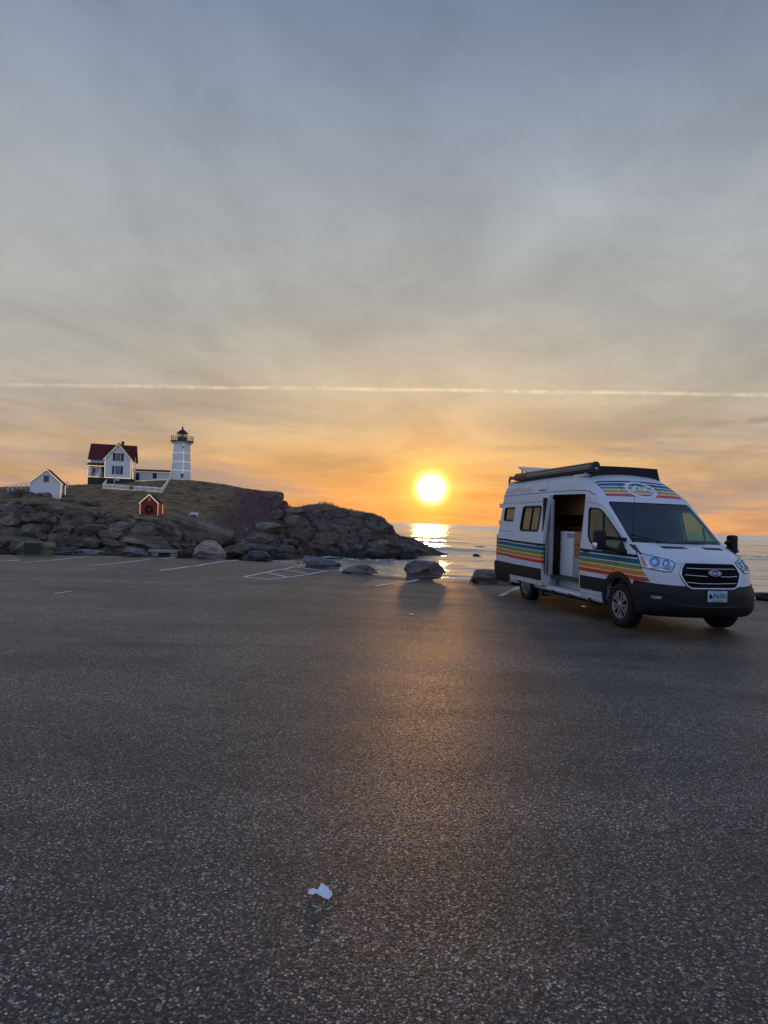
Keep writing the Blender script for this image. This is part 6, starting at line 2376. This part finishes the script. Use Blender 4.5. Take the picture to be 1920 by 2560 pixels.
wreath(fence, _w.x, _w.y - 0.12, _w.z + 0.55, 0.36)

_fb = slope_pt(280.5, 1235.0)
pole = empty('flagpole', (_fb.x, _fb.y, _fb.z - 0.2))
tag(pole, 'bare white flagpole standing in front of the house gable', 'flagpole')
MB().tube([(0, 0, 0), (0, 0, 7.3)], [0.10, 0.05], 8).build('shaft', BM['trim'], pole, True)
m = MB(); m.lathe([(0, 0), (0.11, 0.08), (0.11, 0.14), (0, 0.22)], 10, Matrix.Translation((0, 0, 7.25)), False); m.build('ball', BM['trim'], pole, True)
m = MB(); m.lathe([(0.42, -0.3), (0.38, 0.30), (0.2, 0.34)], 10); m.build('base', BM['stone'], pole)
_bb = slope_pt(483, 1293.5)
bn = empty('garden_bench', (_bb.x, _bb.y, _bb.z - 0.05))
tag(bn, 'small white bench on the brown slope below the tower', 'bench')
for k in range(3):
    MB().box(-0.8, 0.8, -0.25 + k * 0.18, -0.11 + k * 0.18, 0.42, 0.47).build('slat', BM['trim'], bn)
MB().box(-0.8, 0.8, 0.30, 0.35, 0.55, 0.85).build('backrest', BM['trim'], bn)
for s in (-1, 1):
    MB().box(s * 0.7 - 0.05, s * 0.7 + 0.05, -0.22, 0.33, 0.0, 0.42).build('leg', BM['trim'], bn)
# ------------------------------------------------------------------ small things on the asphalt
def build_litter():
    Z = lambda x, y: (600 + x * 0.2411, 2100 + y * 0.2411)
    px = [Z(*p) for p in [(703, 532), (712, 512), (730, 500), (765, 497), (800, 503), (817, 497), (828, 478), (850, 460), (880, 472), (903, 476), (921, 461), (907, 492), (925, 510), (945, 522), (960, 532), (955, 556), (938, 588), (895, 590), (845, 576), (812, 560), (800, 545), (780, 534), (758, 545), (742, 554), (715, 546)]]
    g = [on_ground(*p) for p in px]
    c = sum(g, Vector()) / len(g)
    v2, f = fill2d([(p.x - c.x, p.y - c.y) for p in g], 0.006)
    A = np.array([(x, y, 0.0) for x, y in v2])
    h = 0.007 + 0.010 * fbm(A * 26 + 3.0, 3, 5) + 0.014 * np.abs(fbm(A * 48 + 9.0, 3, 7)) + 0.006 * np.clip(A[:, 1] * 16, -0.4, 1)
    h = np.maximum(h, 0.003)
    V = [(x, y, z) for (x, y), z in zip(v2, h)] + [(x, y, z - 0.0015) for (x, y), z in zip(v2, h)]
    n = len(v2)
    F = list(f) + [tuple(n + i for i in reversed(t)) for t in f]
    m, t, out = material('tissue_paper')
    co = t.n('ShaderNodeTexCoord').outputs['Object']
    col = t.scale((0.82, 0.83, 0.85), t.m('ADD', 0.88, t.m('MULTIPLY', t.noise(co, 60.0, 4), 0.22)))
    principled(t, out, col, 0.85, 0, t.bump(t.noise(co, 140.0, 4), 0.4, 0.004), 0.2)
    o = obj('paper_scrap', mesh_from('paper_scrap', V, F, m, True))
    o.location = (c.x, c.y, ground_z(c.x, c.y))
    tag(o, 'torn white paper tissue lying crumpled on the asphalt', 'litter')


build_litter()


def glint_disc(px, py, w, d, label):  # added glossy disc that stands in for a glint on the asphalt
    c = on_ground(px, py)
    m, t, out = material('glint_gloss')
    co = t.n('ShaderNodeTexCoord').outputs['Object']
    principled(t, out, (0.02, 0.02, 0.02, 1), 0.04, 0, t.bump(t.noise(co, 20, 2), 0.02, 0.01), 0.5)
    n = 28
    vs = [(w / 2 * math.cos(a) * (1 + 0.15 * math.sin(3 * a)), d / 2 * math.sin(a) * (1 + 0.12 * math.cos(2 * a)), 0.0) for a in np.linspace(0, 2 * math.pi, n + 1)[:-1]]
    ws = [(v[0] * 1.04, v[1] * 1.04, -0.012) for v in vs]
    F = [tuple(range(n))] + [(i, n + i, n + (i + 1) % n, (i + 1) % n) for i in range(n)]
    o = obj('glint_disc', mesh_from('glint_disc', vs + ws, F, m))
    zs = max(ground_z(c.x + dx, c.y + dy) for dx in (-w / 2, 0, w / 2) for dy in (-d / 2, 0, d / 2))
    o.location = (c.x, c.y, zs + 0.004)
    tag(o, label, 'glint_disc')


glint_disc(1458, 1516, 0.075, 0.22, 'tiny added disc standing for a bright glint under the side step')
glint_disc(1029, 1534, 0.10, 0.20, 'tiny added disc standing for a glint on the open asphalt before the block boulder')


def shrub():
    """a few dry stems growing behind the long stone"""
    b = on_ground(752, 1405)
    base = Vector((b.x, b.y + 1.2, -0.25))
    m = MB()
    rg = random.Random(4)
    for k in range(16):
        p = base + Vector((rg.uniform(-0.35, 0.35), rg.uniform(-0.2, 0.2), 0))
        q = p + Vector((rg.uniform(-0.35, 0.25), rg.uniform(-0.2, 0.2), rg.uniform(0.45, 0.9)))
        m.tube([p, p.lerp(q, 0.5) + Vector((rg.uniform(-0.05, 0.05), 0, 0.04)), q], [0.010, 0.008, 0.004], 5)
        for j in range(3):
            e = p.lerp(q, rg.uniform(0.4, 0.95))
            m.tube([e, e + Vector((rg.uniform(-0.15, 0.15), rg.uniform(-0.1, 0.1), rg.uniform(0.05, 0.2)))], [0.006, 0.003], 4)
    r = empty('dry_shrub', base)
    o = m.build('stems', pmat('dry_stems', (0.16, 0.085, 0.040), 0.9, 0, 0.3, 6), r)
    o.matrix_parent_inverse = Matrix.Translation(-base)
    tag(r, 'dry brown stems of a shrub behind the long tapering stone', 'shrub')


shrub()
